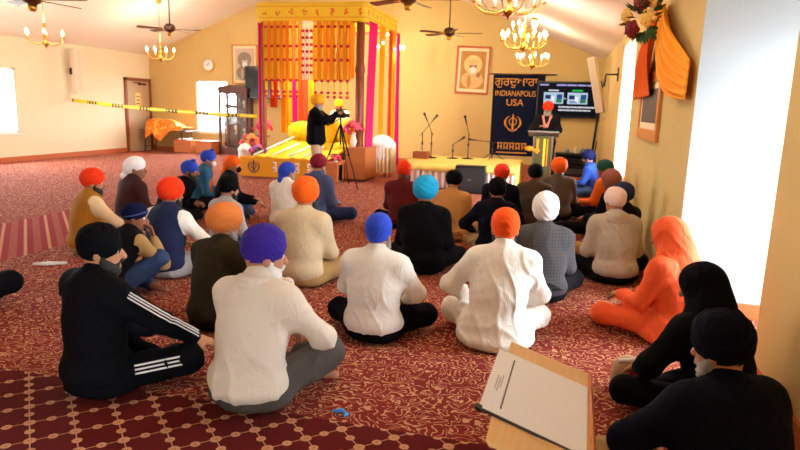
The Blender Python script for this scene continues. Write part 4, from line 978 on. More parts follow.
o = soft('bolster', (0, 0, 0), (.15, .18, .25), YELLOW, None, .07, 6); o.location = (-4.52, 13.0, .97); tag(o, 'upright yellow draped bolster right of the camera tripod', 'cushion')
o = soft('yellow_cushion', (0, 0, 0), (.42, .24, .17), YELLOW, None, .07, 8); o.location = (-4.70, 12.92, .58); tag(o, 'broad yellow cushion beneath the two upright bolsters', 'cushion')
# side chest and lace box
t = thing('side_chest', 'plain brown wooden chest at the right end of the dais', 'chest', (-4.06, 12.45, 0)); obj('chest_body', box(-.22, .22, -.25, .55, .04, .66, .01), BOXWOOD, t); obj('plinth', box(-.20, .20, -.23, .53, 0, .04), DARKWOOD, t); obj('lid', box(-.23, .23, -.26, .56, .66, .69, .006), BOXWOOD, t)
t = thing('lace_box', 'low box covered in white lace beside the brown chest', 'box', (-4.46, 12.0, 0)); obj('cover', box(-.18, .16, -.14, .14, .0, .36, .02), WHITEC, t)
for z in (.10, .28): obj('lace_trim', box(-.185, .165, -.146, -.141, z, z+.025), mat('lace_trim', rgb(200, 170, 150), .8), t)
# stool with white cover, right of canopy
t = thing('covered_stool', 'stool draped in a white cloth beside the magenta drapes', 'stool', (-3.84, 13.45, 0))
t.scale = (1.1, 1.1, 1.08)
F = Field(.02); F.ell((0, 0, .66), (.27, .24, .09), None, .05); F.cone((0, 0, .62), (0, 0, .40), .24, .25, .08); o = link_mesh('seat_cover', F.mesh(.36, folds(4, .012)), WHITEC, t)
for k in range(4): a = k*PI/2+.7; obj('leg', tube([(.19*math.cos(a), .19*math.sin(a), 0), (.17*math.cos(a), .17*math.sin(a), .5)], .016), BRASS, t)
obj('skirt_cloth', curtain('c', WHITEC, (-.24, -.2), (.24, -.2), .12, .62, 6, .02, None).data, None, t) if False else None
c_ = curtain('skirt_cloth', mat('sheer_cream', rgb(236, 208, 164), .8), (-.22, -.23), (.22, -.23), .10, .60, 6, .02, t)
c_ = curtain('skirt_cloth', mat('sheer_cream', rgb(236, 208, 164), .8), (.24, -.20), (.24, .20), .10, .60, 5, .02, t)
# flowers
LEAF = mat('leaf_green', rgb(52, 92, 40), .6, var=.25)
def bouquet(label, loc, cols, r, n, vase_h=.22, vm=BRASS, sd=1, bl=.045):
    rs = np.random.RandomState(sd); t = thing('flower_arrangement', label, 'flowers', loc)
    obj('vase', lathe([(.05, 0), (.07, vase_h*.4), (.04, vase_h*.8), (.06, vase_h)], 14), vm, t)
    bm = bmesh.new()
    for i in range(n):
        a, b = rs.rand()*2*PI, rs.rand()*PI*.5; d = Vector((math.cos(a)*math.cos(b), math.sin(a)*math.cos(b), math.sin(b)*.9)); c0 = Vector((0, 0, vase_h)); p = c0+d*r*1.08
        s = d.cross(Vector((0, 0, 1))).normalized()*.03; q = c0+d*r*.5
        vs = [bm.verts.new(z) for z in (q, q+s+d*r*.25, p, q-s+d*r*.25)]; bm.faces.new(vs)
    obj('leaves', bm, LEAF, t)
    for ci, m in enumerate(cols):
        bm = bmesh.new()
        for i in range(n//len(cols)):
            a, b = rs.rand()*2*PI, rs.rand()*PI*.5; d = Vector((math.cos(a)*math.cos(b), math.sin(a)*math.cos(b), math.sin(b)*.95)); rr = r*(.75+.3*rs.rand()); c = Vector((0, 0, vase_h))+d*rr
            for j in range(6):      # petals
                q = j*PI/3; up = d.orthogonal().normalized(); sd_ = d.cross(up); e = up*math.cos(q)+sd_*math.sin(q); ball(bm, c+e*bl*.5, bl*.48, 5, (1, 1, .8))
            ball(bm, c+d*bl*.25, bl*.4, 5)
        obj('blossoms', bm, m, t)
    return t
PINKF = mat('pink_petal', rgb(244, 96, 128), .6); REDF = mat('crimson_petal', rgb(214, 40, 70), .6); ORF = mat('peach_petal', rgb(250, 150, 80), .6); PURF = mat('purple_petal', rgb(150, 80, 180), .6); YELF = mat('cream_petal', rgb(250, 214, 120), .6)
def pedestal(label, x, y, h, m, r=.12, top=.16):
    t = thing('flower_stand', label, 'stand', (x, y, 0)); obj('stand_base', lathe([(r*1.2, 0), (r*1.2, .03), (r*.4, .06), (.03, .1), (.03, h-.05), (r*.5, h-.03)], 16), m, t); obj('stand_top', lathe([(top, h-.03), (top, h)], 20), m, t)
pedestal('slim wooden stand left of the canopy holding pink flowers', -6.72, 13.4, .80, REDWOOD)
bouquet('pink flower arrangement on the tallest stand left of the canopy', (-6.72, 13.4, .80), [PINKF, REDF], .24, 26, .15, BRASS, 1, .06)
pedestal('lower wooden stand left of the canopy holding peach flowers', -6.72, 12.75, .50, REDWOOD)
bouquet('peach and pink flower arrangement left of the canopy, in the middle', (-6.72, 12.75, .50), [ORF, ORF, PINKF], .22, 28, .14, BRASS, 2, .055)
bouquet('purple flower arrangement on the dais front left corner', (-6.20, 12.1, .435), [PURF, PURF, PINKF], .17, 24, .06, BRASS, 3, .05)
t = thing('side_table', 'small table under a white cloth left of the dais', 'table', (-6.70, 12.45, 0)); t.scale = (.62, .8, .95); F = Field(.02); F.ell((0, 0, .55), (.24, .2, .06), None, .05); F.cone((0, 0, .5), (0, 0, .06), .20, .26, .08); link_mesh('cover', F.mesh(.01, folds(14, .014)), WHITEC, t)
bouquet('red and pink flower arrangement on the brown chest by the right post', (-4.20, 12.5, .69), [PINKF, REDF], .24, 30, .30, WHITEP, 4, .06)
bouquet('low crimson flower arrangement beside the tripod on the lace box', (-4.42, 12.0, .36), [REDF, PINKF], .13, 16, .06, WHITEP, 5, .045)
bouquet('peach flower arrangement beside the granthi, behind the red ones', (-4.45, 13.5, .74), [ORF, YELF], .20, 20, .30, WHITEP, 6, .05)
t = thing('wooden_ornament', 'turned dark wooden ornament left of the yellow block', 'ornament', (-6.14, 13.75, .40)); obj('turned_body', lathe([(.14, 0), (.15, .10), (.06, .16), (.09, .26), (.10, .36), (.05, .42), (.07, .5), (.02, .6), (.03, .64), (.004, .74)], 16), REDWOOD, t); obj('knob', ball(bmesh.new(), (0, 0, .74), .025), REDWOOD, t)

# ================================================================== THE STAGE, PODIUM AND SOUND GEAR
t = thing('low_stage', 'low wooden stage along the back, hidden under yellow cloth', 'stage', (-1.95, 12.95, 0))
obj('stage_top', box(-1.02, 1.12, -1.05, 1.1, .42, .455), BOXWOOD, t)
for sx in (-.95, 1.05):
    for sy in (-.95, 1.0): obj('leg', box(sx-.04, sx+.04, sy-.04, sy+.04, 0, .42), BOXWOOD, t)
F = Field(.03)
P_ = []; prof = [(-1.105, .335), (-1.105, .40), (-1.10, .455), (-1.07, .468), (-.9, .470), (0, .470), (1.0, .470), (1.12, .468), (1.14, .44), (1.14, .30)]
for (y, z) in prof:
    row = []
    for i in range(70):
        u_ = i/69; x = -1.09+2.29*u_; row.append((x, y+.010*math.sin(i*.7)*(z < .45), z+.004*math.sin(i*.5+y*3)-(.012*math.sin(i*.33) if z < .36 else 0)))
    P_.append(row)
o = solid(link_mesh('stage_cloth', grid_mesh(np.array(P_)), SILKYEL, None, True, loc=(-1.95, 12.95, 0)), .006); tag(o, 'pale yellow cloth spread over the low stage', 'cloth')
SK, sn, sb = new_mat('skirt_cloth'); nb = NB(sn); tc = sn.nodes.new('ShaderNodeTexCoord'); sp = sn.nodes.new('ShaderNodeSeparateXYZ'); sn.links.new(tc.outputs['Object'], sp.inputs[0])
sn.links.new(nb.mix(nb.m('GREATER_THAN', nb.m('FRACT', nb.m('MULTIPLY', nb.m('ADD', sp.outputs[0], nb.m('MULTIPLY', sp.outputs[1], .3)), 8)), .55), rgb(244, 236, 232), rgb(206, 150, 138)), sb.inputs['Base Color']); sb.inputs['Roughness'].default_value = .7
o = curtain('stage_skirt', SK, (-3.03, 11.87), (-.76, 11.87), .01, .42, 26, .018, thick=.004); tag(o, 'pleated white and rose skirt hanging on the stage front', 'skirt')
o = curtain('stage_skirt', SILKYEL, (-.76, 11.87), (-.76, 14.0), .02, .45, 12, .015, thick=.004); tag(o, 'yellow cloth hanging on the stage right end beside the podium', 'skirt')
t = thing('stage_monitor', 'black stage monitor loudspeaker on the floor before the stage', 'loudspeaker', (-1.56, 11.50, 0)); t.scale = (1, 1, 1.22)
obj('cabinet', poly(bmesh.new(), [(-.29, 0), (.29, 0), (.27, .42), (-.27, .42)], -.13, .16), BLACK, t); obj('grille', box(-.26, .26, -.142, -.131, .04, .39, .01), mat('grille_black', rgb(38, 36, 38), .7, bump=.8, bscale=300), t); obj('badge', box(-.03, .03, -.147, -.143, .20, .225), mat('badge', rgb(150, 150, 155), .3, .8), t)
tag(obj('harmonium_case', box(-3.02, -2.70, 12.95, 13.22, .475, .62, .012), REDWOOD), 'small reddish brown case at the left end of the stage', 'case')
def mic_stand(label, x, y, h, boom, kind=0, z=.474):
    t = thing('microphone_stand', label, 'microphone stand', (x, y, z))
    if kind == 0: obj('base', lathe([(.13, 0), (.13, .012), (.05, .025), (.012, .04)], 20), BLACKMETAL, t)
    else:
        for k in range(3): a = k*2.094+.4; obj('leg', tube([(.26*math.cos(a), .26*math.sin(a), .012), (.01, 0, .17)], .009), BLACKMETAL, t)
    obj('pole', tube([(0, 0, .01), (0, 0, h)], .010), BLACKMETAL, t); obj('clutch', ball(bmesh.new(), (0, 0, h*.55), .024, 8, (1, 1, 1.6)), BLACK, t)
    bx, bz = boom; e = Vector((bx, -.05, h+bz)); obj('boom', tube([(-bx*.25, .01, h-bz*.25), e], .007), BLACKMETAL, t)
    d = Vector((bx, -.05, bz)).normalized(); m_ = obj('microphone', T(T(bmesh.new(), [e, e+d*.13], [.012, .018], 10), [e+d*.13, e+d*.15, e+d*.18, e+d*.195], [.02, .028, .027, .012], 10), BLACK, t)
    return t
mic_stand('round-based microphone stand at the stage left, its boom reaching right', -2.98, 13.7, .52, (.22, .26))
mic_stand('round-based microphone stand second from the stage left with a mid clamp', -2.70, 13.35, .55, (-.10, .24))
mic_stand('shortest microphone stand, in the middle of the stage', -2.24, 13.45, .30, (.12, .08))
mic_stand('tall straight microphone stand right of the shortest one', -1.92, 13.55, .55, (-.05, .20))
mic_stand('tripod microphone stand at the stage right with horizontal boom', -1.40, 13.6, .38, (-.34, .03), 1)
# podium
t = thing('podium', 'slim clear and brown podium with yellow and orange band before the speaker', 'podium', (-.32, 12.9, 0))
obj('base', box(-.27, .27, -.2, .2, 0, .03, .006), BLACKMETAL, t); PODM = mat('podium_panel', rgb(92, 86, 56), .25); obj('column', box(-.19, .19, -.03, .10, .03, 1.05, .006), PODM, t)
for sx in (-.19, .17): obj('side_rail', box(sx-.01, sx+.03, -.05, -.03, .03, 1.05), mat('steel', rgb(190, 190, 190), .25, 1), t)
obj('yellow_band', box(.01, .05, -.036, -.031, .45, 1.0), YELLOW, t); obj('yellow_band', box(-.13, -.08, -.036, -.031, .70, 1.0), MAR, t); obj('yellow_band', box(.08, .10, -.036, -.031, .45, 1.0), ORANGE2, t)
tp = box(-.30, .30, -.20, .22, -.015, .015, .006); bmesh.ops.transform(tp, matrix=Matrix.Translation((0, 0, 1.10))@Matrix.Rotation(math.radians(-14), 4, 'X'), verts=tp.verts[:]); obj('desk_top', tp, mat('desk_grey', rgb(120, 110, 104), .4), t)
tag(obj('orange_ribbon_bow', ball(ball(bmesh.new(), (-.58, 12.84, .80), .09, 8, (1, .4, .6)), (-.44, 12.84, .76), .07, 8, (1, .4, .6)), MAR), 'orange cloth bow at the podium left edge', 'bow')
# rack with gear
t = thing('equipment_rack', 'low open black equipment rack under the television', 'rack', (.42, 15.9, 0))
bm = bmesh.new(); B(bm, -.50, .46, -.25, .25, .52, .56); B(bm, -.50, -.47, -.25, .25, 0, .52); B(bm, .43, .46, -.25, .25, 0, .52); B(bm, -.50, .46, -.25, .25, .24, .26); B(bm, -.5, .46, .23, .25, 0, .52); B(bm, -.5, .46, -.25, .25, 0, .03); obj('rack_frame', bm, BLACK, t)
for z, m in ((.30, BLACKMETAL), (.06, mat('box_grey', rgb(60, 58, 62), .5))): obj('rack_unit', box(-.40, .36, -.23, .15, z, z+.14, .005), m, t)
for i, (x, h, c) in enumerate(((-.22, .10, (110, 150, 190)), (-.02, .14, (210, 205, 196)), (.14, .10, (60, 110, 130)), (.28, .08, (200, 200, 205)))):
    o = obj('small_bottle', lathe([(.05, 0), (.055, .02), (.05, h*.8), (.02, h), (.02, h*1.25)], 12), mat('bottle_%d' % i, rgb(*c), .3), None, loc=(.42+x, 15.85, .561))
    tag(o, ['blue bottle at the left end of the rack top', 'pale tall bottle on the rack top', 'teal bottle on the rack top beside the pale one', 'short pale bottle at the right end of the rack top'][i], 'bottle', 'bottles on the black rack')
t = thing('folded_stand', 'dark folded stand leaning in the back right corner', 'stand', (.72, 15.3, 0)); obj('pole', tube([(0, 0, 0), (.10, .02, 1.55)], .03), BLACKMETAL, t); obj('leg', tube([(.05, .03, .02), (.12, .05, .9)], .015), BLACKMETAL, t); obj('leg', tube([(-.05, .03, .02), (.05, .05, .9)], .015), BLACKMETAL, t)
t = thing('wall_bracket', 'small black television bracket on the right wall by the window', 'bracket', (XR, 12.4, 2.25)); obj('arm', tube([(0, 0, 0), (-.22, 0, 0), (-.24, 0, -.22)], .018), BLACKMETAL, t); obj('plate', box(-.02, 0, -.06, .06, -.12, .12), BLACKMETAL, t)

# ================================================================== FESTOON ON THE RIGHT WALL
def swag(label, m, A, Bq, C, D, n=30, nf=6, seed=0, x=.90, sag=.25, curve=0):
    # cloth between the gathered edge A-Bq (top, hook) and the spread edge C-D, hanging in curved folds; points are (y,z)
    P = []; rs = np.random.RandomState(seed)
    for j in range(n):
        t = j/(n-1); row = []
        for i in range(60):
            u_ = i/59; p0 = np.array(A)*(1-u_)+np.array(Bq)*u_; p1 = np.array(C)*(1-u_)+np.array(D)*u_
            q = p0*(1-t)+p1*t; s = sag*math.sin(PI*t)*(.3+.7*u_)+curve*(1-u_)*(math.sin(PI*t**.8)*.75)
            env = math.sin(PI*min(1, t*.9+.08)); dep = .055*env+.034*math.sin(2*PI*nf*u_+2*t+seed)*env
            row.append((x-.03-dep, q[0], q[1]-s))
        P.append(row)
    o = solid(link_mesh('wall_drape', grid_mesh(np.array(P)), m, None, True), .005); return tag(o, label, 'drape')
swag('light orange swag draped across the right wall from the flower cluster', ORANGE2, (7.15, 2.66), (6.75, 2.60), (5.22, 1.66), (5.20, 1.95), nf=5, seed=2, x=.935, sag=-.0, curve=.50)
swag('deeper orange tail of cloth hanging below the flower cluster on the right wall', ORANGE, (7.20, 2.64), (7.0, 2.58), (8.9, 1.72), (7.3, 1.74), nf=4, seed=1, x=.935, sag=0)
rs = np.random.RandomState(9)
t = thing('flower_cluster', 'dark red and cream rose cluster pinned high on the right wall', 'flowers', (.80, 6.75, 2.46))
DRED = mat('dark_red_rose', rgb(130, 16, 30), .6); CREAM = mat('cream_rose', rgb(246, 206, 110), .6)
bm = bmesh.new()
for i in range(70):
    a, b = rs.rand()*2*PI, rs.rand()*PI-PI/2; d = Vector((math.cos(a)*math.cos(b), math.sin(a)*math.cos(b), math.sin(b))); c = Vector((-.08, 0, 0))+d*.12; s_ = d.cross(Vector((.3, .5, .8))).normalized()*.022
    if c.x+d.x*.12 > .13: continue
    bm.faces.new([bm.verts.new(q) for q in (c, c+d*.05+s_, c+d*.13, c+d*.05-s_)])
T(bm, [(0, 0, .1), (.02, -.5, .18), (.03, -1.1, .20)], .012, 5)
obj('leaves', bm, LEAF, t)
for (x, y, z, r, m) in ((-.13, -.08, .13, .09, DRED), (-.19, -.05, -.10, .085, DRED), (-.06, -.14, -.01, .09, CREAM), (-.25, -.02, .03, .07, CREAM), (-.02, -.10, .14, .06, CREAM), (.03, -.9, .22, .06, LEAF), (.02, -.5, .20, .05, DRED), (-.02, -.12, -.14, .06, LEAF)):
    bm = bmesh.new()
    for k in range(16):
        a = k*2.4; rr = r*.8*math.sqrt(k/16); e1 = Vector((.75, -.66, 0)); ball(bm, Vector((x, y, z))+e1*rr*math.cos(a)+Vector((0, 0, rr*math.sin(a)))+Vector((-.66, -.75, 0))*(r*.5*(1-k/16)), r*.34, 6)
    obj('rose', bm, m, t)


# ================================================================== FOREGROUND READING DESK
DT = Matrix.Translation((-.125, 2.316, .66))@Matrix(((.957, -.02, .29, 0), (-.05, -.998, .03, 0), (-.285, -.045, -.957, 0), (0, 0, 0, 1)))
# local x along the top edge (0.31), local y toward the viewer (0.70), local z downward
t = thing('reading_desk', 'slanted light wooden reading desk in the right foreground', 'desk')
t.location = (0, 0, 0)
bt = B(bmesh.new(), 0, .308, 0, .70, 0, .022, .003); bmesh.ops.transform(bt, matrix=DT, verts=bt.verts[:]); bmesh.ops.recalc_face_normals(bt, faces=bt.faces[:]); obj('sloping_top', bt, PLANK, t)
ed = B(bmesh.new(), .308, .318, 0, .70, -.006, .024); bmesh.ops.transform(ed, matrix=DT, verts=ed.verts[:]); bmesh.ops.recalc_face_normals(ed, faces=ed.faces[:]); obj('retaining_ledge', ed, wood('ledge_wood', rgb(214, 116, 40), rgb(232, 140, 60)), t)
for yy in (2.20, 1.72):
    obj('leg_panel', poly(bmesh.new(), [(-.04, 0), (.10, 0), (.085, .572), (-.02, .600)], yy-.012, yy+.012), PLANK, t)
obj('stretcher', box(.02, .05, 1.73, 2.19, .18, .24), PLANK, t)
pp = thing('paper_sheet', 'white printed sheet with a dark ruled line lying on the desk', 'paper')
def onboard(u0, u1, v0, v1, w0, w1):
    bm = B(bmesh.new(), u0, u1, v0, v1, w0, w1); bmesh.ops.transform(bm, matrix=DT, verts=bm.verts[:]); bmesh.ops.recalc_face_normals(bm, faces=bm.faces[:]); return bm
pm = Matrix.Translation((-.030, .115, 0))@Matrix.Rotation(math.radians(1.5), 4, 'Z')
DT = DT@pm
obj('sheet', onboard(0, .335, 0, .45, -.006, -.001), PAPER, pp)
obj('board_edge', onboard(0, .330, .45, .458, -.008, -.0005), INK, pp)
obj('clip', onboard(-.008, .012, .44, .468, -.012, .0), BLACKMETAL, pp)
bm = bmesh.new()
k = .045
while k < .40:
    w = .010+.006*math.sin(k*700); b2 = onboard(.062, .067, k, k+.011, -.0068, -.0061); me_ = bpy.data.meshes.new('tmp'); b2.to_mesh(me_); bm.from_mesh(me_); bpy.data.meshes.remove(me_); k += .0135
obj('ruled_line', bm, INK, pp)
for u0, v0, v1 in ((.026, .20, .30), (.034, .21, .31), (.042, .19, .28)): obj('faint_text', onboard(u0, u0+.004, v0, v1, -.0068, -.0061), FADEINK, pp)

# small things on the carpet
t = thing('tissue_box', 'small beige bag with red print on the carpet beside the black-clad person', 'bag', (.47, 3.50, 0), .25)
F = Field(.012); F.ell((0, 0, .08), (.10, .08, .10), None, .03); F.ell((0, 0, .15), (.085, .06, .06), None, .04); link_mesh('bag_body', F.mesh(.004, folds(21, .006)), cloth('kraft', 188, 160, 128, .7), t)
bm = bmesh.new()
for (x, z, r) in ((-.03, .09, .022), (.015, .11, .025), (.02, .07, .022), (-.01, .135, .018)): ball(bm, (x, -.078+abs(x)*.2, z), r, 8, (1, .25, 1))
obj('red_print', bm, ROSE, t); obj('white_rim', T(bmesh.new(), [(-.07, -.03, .19), (0, -.05, .205), (.08, -.01, .20)], .012), PAPER, t)
F = Field(.006); F.cone((-.04, 0, .008), (.0, .012, .010), .010, .012, .01); F.cone((0, .012, .01), (.035, -.012, .008), .012, .008, .01); F.cone((.035, -.01, .008), (.03, -.035, .008), .010, .009, .01)
tag(link_mesh('ribbon_scrap', F.mesh(.002), mat('blue_ribbon', rgb(60, 130, 210), .5), None, loc=(-.97, 2.76, 0)), 'scrap of bright blue ribbon lying on the carpet in the foreground', 'ribbon')
tag(obj('folded_cloth', T(bmesh.new(), [(-4.62, 4.55, .012), (-4.50, 4.62, .014), (-4.38, 4.70, .012)], [.014, .022, .012], 8), WHITEC), 'small white strip lying on the carpet left of the black-turbaned man', 'cloth')

# ================================================================== OUTSIDE
GND = mat('asphalt', rgb(150, 148, 142), .95, bump=.2, bscale=30)
struct(obj('ground', box(-60, 60, -40, 70, -.6, -.32), GND))
t = thing('parked_car', 'dark parked car outside the small back window', 'car', (-16.2, 27.0, -.32), .1)
F = Field(.06); F.ell((0, 0, .55), (2.2, .85, .42), None, .2); F.ell((-.1, 0, 1.0), (1.25, .72, .42), None, .25); link_mesh('car_body', F.mesh(.2), mat('car_paint', rgb(70, 74, 84), .3, .4), t)
F = Field(.05); F.ell((-.1, 0, 1.05), (1.05, .76, .28), None, .1); link_mesh('car_windows', F.mesh(.92), mat('car_glass', rgb(30, 34, 40), .1), t)
for x in (-1.4, 1.35):
    for y in (-.8, .8): obj('wheel', poly(bmesh.new(), [(x+.33*math.cos(q), .33+.33*math.sin(q)) for q in np.linspace(0, 2*PI, 24, endpoint=False)], y-.12, y+.12), BLACK, t)

# ================================================================== PEOPLE
C = cloth
BLK = C('black_cloth', 13, 13, 17); BLK2 = C('charcoal_cloth', 24, 22, 25); NVY = C('navy_cloth', 30, 38, 74); DNVY = C('dark_navy_cloth', 14, 17, 30)
WHT = C('white_kurta', 244, 238, 230); WHS = C('white_sweater', 240, 232, 222, .9, .5, 320); CRM = C('cream_knit', 228, 214, 198, .95, .5, 260)
OLV = C('dark_olive', 48, 40, 26); MAR2 = C('maroon_cloth', 92, 18, 22); BRN = C('dark_maroon_brown', 62, 28, 28); TAN = C('camel_cloth', 196, 140, 80); GREY = C('grey_trousers', 74, 66, 62)
KHK = C('khaki_cloth', 168, 132, 84); MUST = C('mustard_vest', 172, 112, 26, .8, .5, 300); SLT = C('slate_cloth', 70, 80, 116); TEAL = C('teal_jacket', 34, 84, 112); LGR = C('light_grey_cloth', 170, 168, 172)
OBR = C('olive_brown', 72, 56, 40); GBR = C('grey_brown', 84, 70, 60); HOOD = C('stone_hoodie', 182, 170, 152); ORP = C('bright_orange_kurta', 236, 92, 44, .75); BLUJ = C('royal_blue_jacket', 30, 60, 140); JEAN = C('blue_denim', 48, 66, 104)
BEI = C('beige_blazer', 206, 184, 150); CSL = C('cream_sleeve', 226, 196, 158)
CHK, cn, cb_ = new_mat('check_blazer'); nb = NB(cn); tc = cn.nodes.new('ShaderNodeTexCoord'); sp = cn.nodes.new('ShaderNodeSeparateXYZ'); cn.links.new(tc.outputs['Object'], sp.inputs[0])
g1 = nb.m('LESS_THAN', nb.m('FRACT', nb.m('MULTIPLY', sp.outputs[0], 38)), .25); g2 = nb.m('LESS_THAN', nb.m('FRACT', nb.m('MULTIPLY', sp.outputs[2], 38)), .25)
cn.links.new(nb.mix(nb.m('MULTIPLY', nb.m('ADD', g1, g2), .5), rgb(68, 64, 66), rgb(46, 43, 47)), cb_.inputs['Base Color']); cb_.inputs['Roughness'].default_value = .9
TU = lambda n, r, g, b: cloth('turban_'+n, r, g, b, .8, .35, 260, .1)
T_blk, T_navy, T_royal, T_org, T_red, T_wht, T_turq, T_rust, T_mar, T_yel = TU('black', 12, 12, 15), TU('navy', 20, 24, 60), TU('royal', 44, 40, 170), TU('orange', 240, 96, 12), TU('redorange', 238, 54, 10), TU('white', 244, 242, 244), TU('turquoise', 20, 160, 214), TU('rust', 214, 120, 56), TU('maroon', 128, 22, 44), TU('yellow', 252, 170, 20)
T_blue2 = TU('bright_blue', 40, 70, 190); T_viol = TU('indigo', 50, 30, 140); T_dnavy = TU('dark_navy', 12, 14, 26)

# near row
J = seated(.05, tilt=-.06, hy=math.radians(40), hp=.05, knees={'R': (.26, .36, .13), 'L': (-.30, .28, .13)}, ankles={'R': (.02, .44, .07), 'L': (.06, .36, .06)}, hands={'R': (.24, .42, .23), 'L': (-.05, .36, .22)}, poles={'R': (.8, -.3, .0)})
J['hdR'] = V(.3, .5, -.25)
p = person('person in a black tracksuit with white stripes and black turban, near left', -2.28, 2.60, 20, J, 1.02, BLK, None, BLK, 1.04, 'a', ('dastar', T_blk, {'g': .88, 'tall': 1.12, 'up': -.012}), HAIRB, 1, topname='track_jacket')
STR = mat('stripe_white', rgb(225, 222, 225), .7)
for k, off in enumerate((-.016, 0, .016)):
    s0, e0, w0 = J['shR'], J['elR'], J['wrR']; out = V(.75, -.10, .62); out /= np.linalg.norm(out); pts, nr = [], []
    for i in range(26):
        u_ = i/25; c0 = s0+(e0-s0)*min(1, u_*2) if u_ < .5 else e0+(w0-e0)*(u_*2-1)*.92; d = (e0-s0) if u_ < .45 else ((w0-e0) if u_ > .55 else (w0-s0)); d = d/np.linalg.norm(d)
        n_ = out-d*(out@d); n_ /= np.linalg.norm(n_); b_ = np.cross(d, n_); r_ = (.068 if u_ < .5 else .064-.018*(u_*2-1))+.006
        nn = n_*math.cos(off/r_)+b_*math.sin(off/r_); pts.append(c0+nn*r_); nr.append(nn)
    ribbon(pts, nr, .007, 'stripe', STR, p)
    s0, e0 = J['hipR'], J['knR']; pts, nr = [], []
    for i in range(16):
        u_ = .25+.72*i/15; d = (e0-s0)/np.linalg.norm(e0-s0); out = V(.75, -.55, .35); n_ = out-d*(out@d); n_ /= np.linalg.norm(n_); b_ = np.cross(d, n_); r_ = .098+(.078-.098)*u_+.006
        o2 = off*1.3; nn = n_*math.cos(o2/r_)+b_*math.sin(o2/r_); pts.append(s0+(e0-s0)*u_+nn*r_); nr.append(nn)
    ribbon(pts, nr, .010, 'stripe', STR, p)

J = seated(.08, hy=math.radians(38), hp=.12, knees={'R': (.20, .43, .16), 'L': (-.32, .26, .13)}, ankles={'R': (-.06, .52, .07), 'L': (.10, .38, .06)}, hands={'R': (.14, .42, .28), 'L': (-.08, .36, .24)}, poles={'R': (.9, -.1, -.6)})
p = person('person in a cream knit shawl sweater with violet-blue turban and white beard', -1.45, 2.70, 10, J, 1.05, CRM, None, GREY, 1.06, 'a', ('dastar', T_viol, {'g': .90, 'tall': 1.08}), HAIRW, 1, collar=.075, topname='shawl_sweater', fold=.008)
J = seated(.04, hy=math.radians(5), hp=.1, knees={'R': (.30, .30, .12), 'L': (-.33, .20, .12)}, hands={'R': (.14, .36, .20), 'L': (-.14, .36, .20)}, poles={'R': (1, -.35, -.4), 'L': (-1, -.35, -.4)})
p = person('person in a white sweater and black trousers with bright blue turban', -1.12, 3.80, 2, J, .965, WHS, None, BLK, 1.06, 'a', ('patka', T_blue2, {'knot': 0, 'tall': 1.1}), HAIRG, 1, topname='sweater')
J = seated(.10, tilt=.02, hy=math.radians(-4), hp=.18, knees={'R': (.28, .30, .12), 'L': (-.31, .30, .12)}, hands={'R': (.10, .36, .20), 'L': (-.20, .34, .20)}, poles={'R': (1, -.3, -.4), 'L': (-1, -.3, -.3)})
p = person('person in a long white kurta with small orange turban, back to the desk', -.32, 3.98, -4, J, 1.03, WHT, None, WHT, 1.06, 'a', ('patka', TU('vermilion', 246, 84, 10), {'g': 1.04, 'knot': 0}), HAIRB, 1, long=True, topname='kurta', fold=.009)
J = seated(.06, hp=.05, hy=-.05)
p = person('person in a grey checked blazer with white turban', -.06, 5.08, -6, J, .99, CHK, None, BLK2, 1.06, 'a', ('dastar', T_wht, {'g': 1.0, 'tall': 1.22, 'up': -.005}), None, 2, topname='blazer', fold=.004)
J = seated(.06, hy=.1, hp=.05)
p = person('person in a black jacket with turquoise turban', -1.19, 5.60, 0, J, 1.02, BLK, None, BLK, 1.10, 'a', ('dastar', T_turq, {'g': 1.08, 'side': 1}), None, 2, inner=WHT)
J = seated(.08, hy=.4, hp=.1)
p = person('person in a dark olive jacket with rust-orange turban', -2.22, 3.66, 12, J, .96, OLV, None, BLK2, 1.06, 'a', ('dastar', T_rust, {'g': 1.07, 'side': -1}), HAIRG, 1)
J = seated(.05, hy=.05, hp=.05)
p = person('person in a beige blazer with round orange turban', -2.08, 4.82, 4, J, 1.04, BEI, None, KHK, 1.02, 'a', ('dastar', T_org, {'g': 1.0, 'tall': 1.1}), HAIRB, 2, topname='blazer', fold=.004)
J = seated(.06, hy=.35, hp=.05, hands={'R': (.30, .40, .26)}, poles={'R': (.7, -.3, -.2)})
p = person('person in a mustard vest with cream sleeves and red-orange turban', -4.55, 5.15, 32, J, .96, MUST, CSL, KHK, 1.12, 'a', ('dastar', T_red, {'g': .96}), HAIRB, 2, topname='vest')
J = seated(.06, hy=.6, hp=.05)
p = person('person in a dark maroon jacket with white head scarf', -4.76, 6.08, 30, J, 1.03, BRN, None, BLK2, 1.05, 'b', ('rumal', T_wht), None, 2)
J = seated(.20, hy=.55, hp=.12, knees={'R': (.24, .34, .34), 'L': (-.34, .28, .13)}, hands={'R': (.10, .37, .50)}, poles={'R': (.5, .2, -.8)})
J['hdR'] = V(-.15, -.15, 1); J['pnR'] = V(-.2, -1, 0)
p = person('person resting chin on hand in a black vest with khaki sleeves and navy banded turban', -3.32, 3.98, 25, J, .89, BLK2, KHK, JEAN, 1.03, 'b', ('dastar', T_navy, {'g': .93, 'tall': .85, 'band': C('band_blue', 70, 84, 140)}), None, 1, topname='vest')
J = seated(.06, hy=.15, hp=.05, hands={'R': (.28, .36, .22)}, poles={'R': (.8, -.4, -.3)})
p = person('person in a navy vest with white sleeves and red-orange turban', -3.30, 4.66, 10, J, .98, NVY, WHT, LGR, 1.04, 'a', ('dastar', T_red, {'g': 1.02, 'side': -1}), HAIRB, 2, topname='vest')
J = seated(.26, hy=.1, hp=.1)
p = person('person hunched forward in a black jacket with blue turban, far left group', -4.86, 6.95, 72, J, 1.0, BLK, None, BLK2, 1.06, 'b', ('patka', T_blue2), HAIRB, 2)
J = seated(.10, hy=.1, hp=.1)
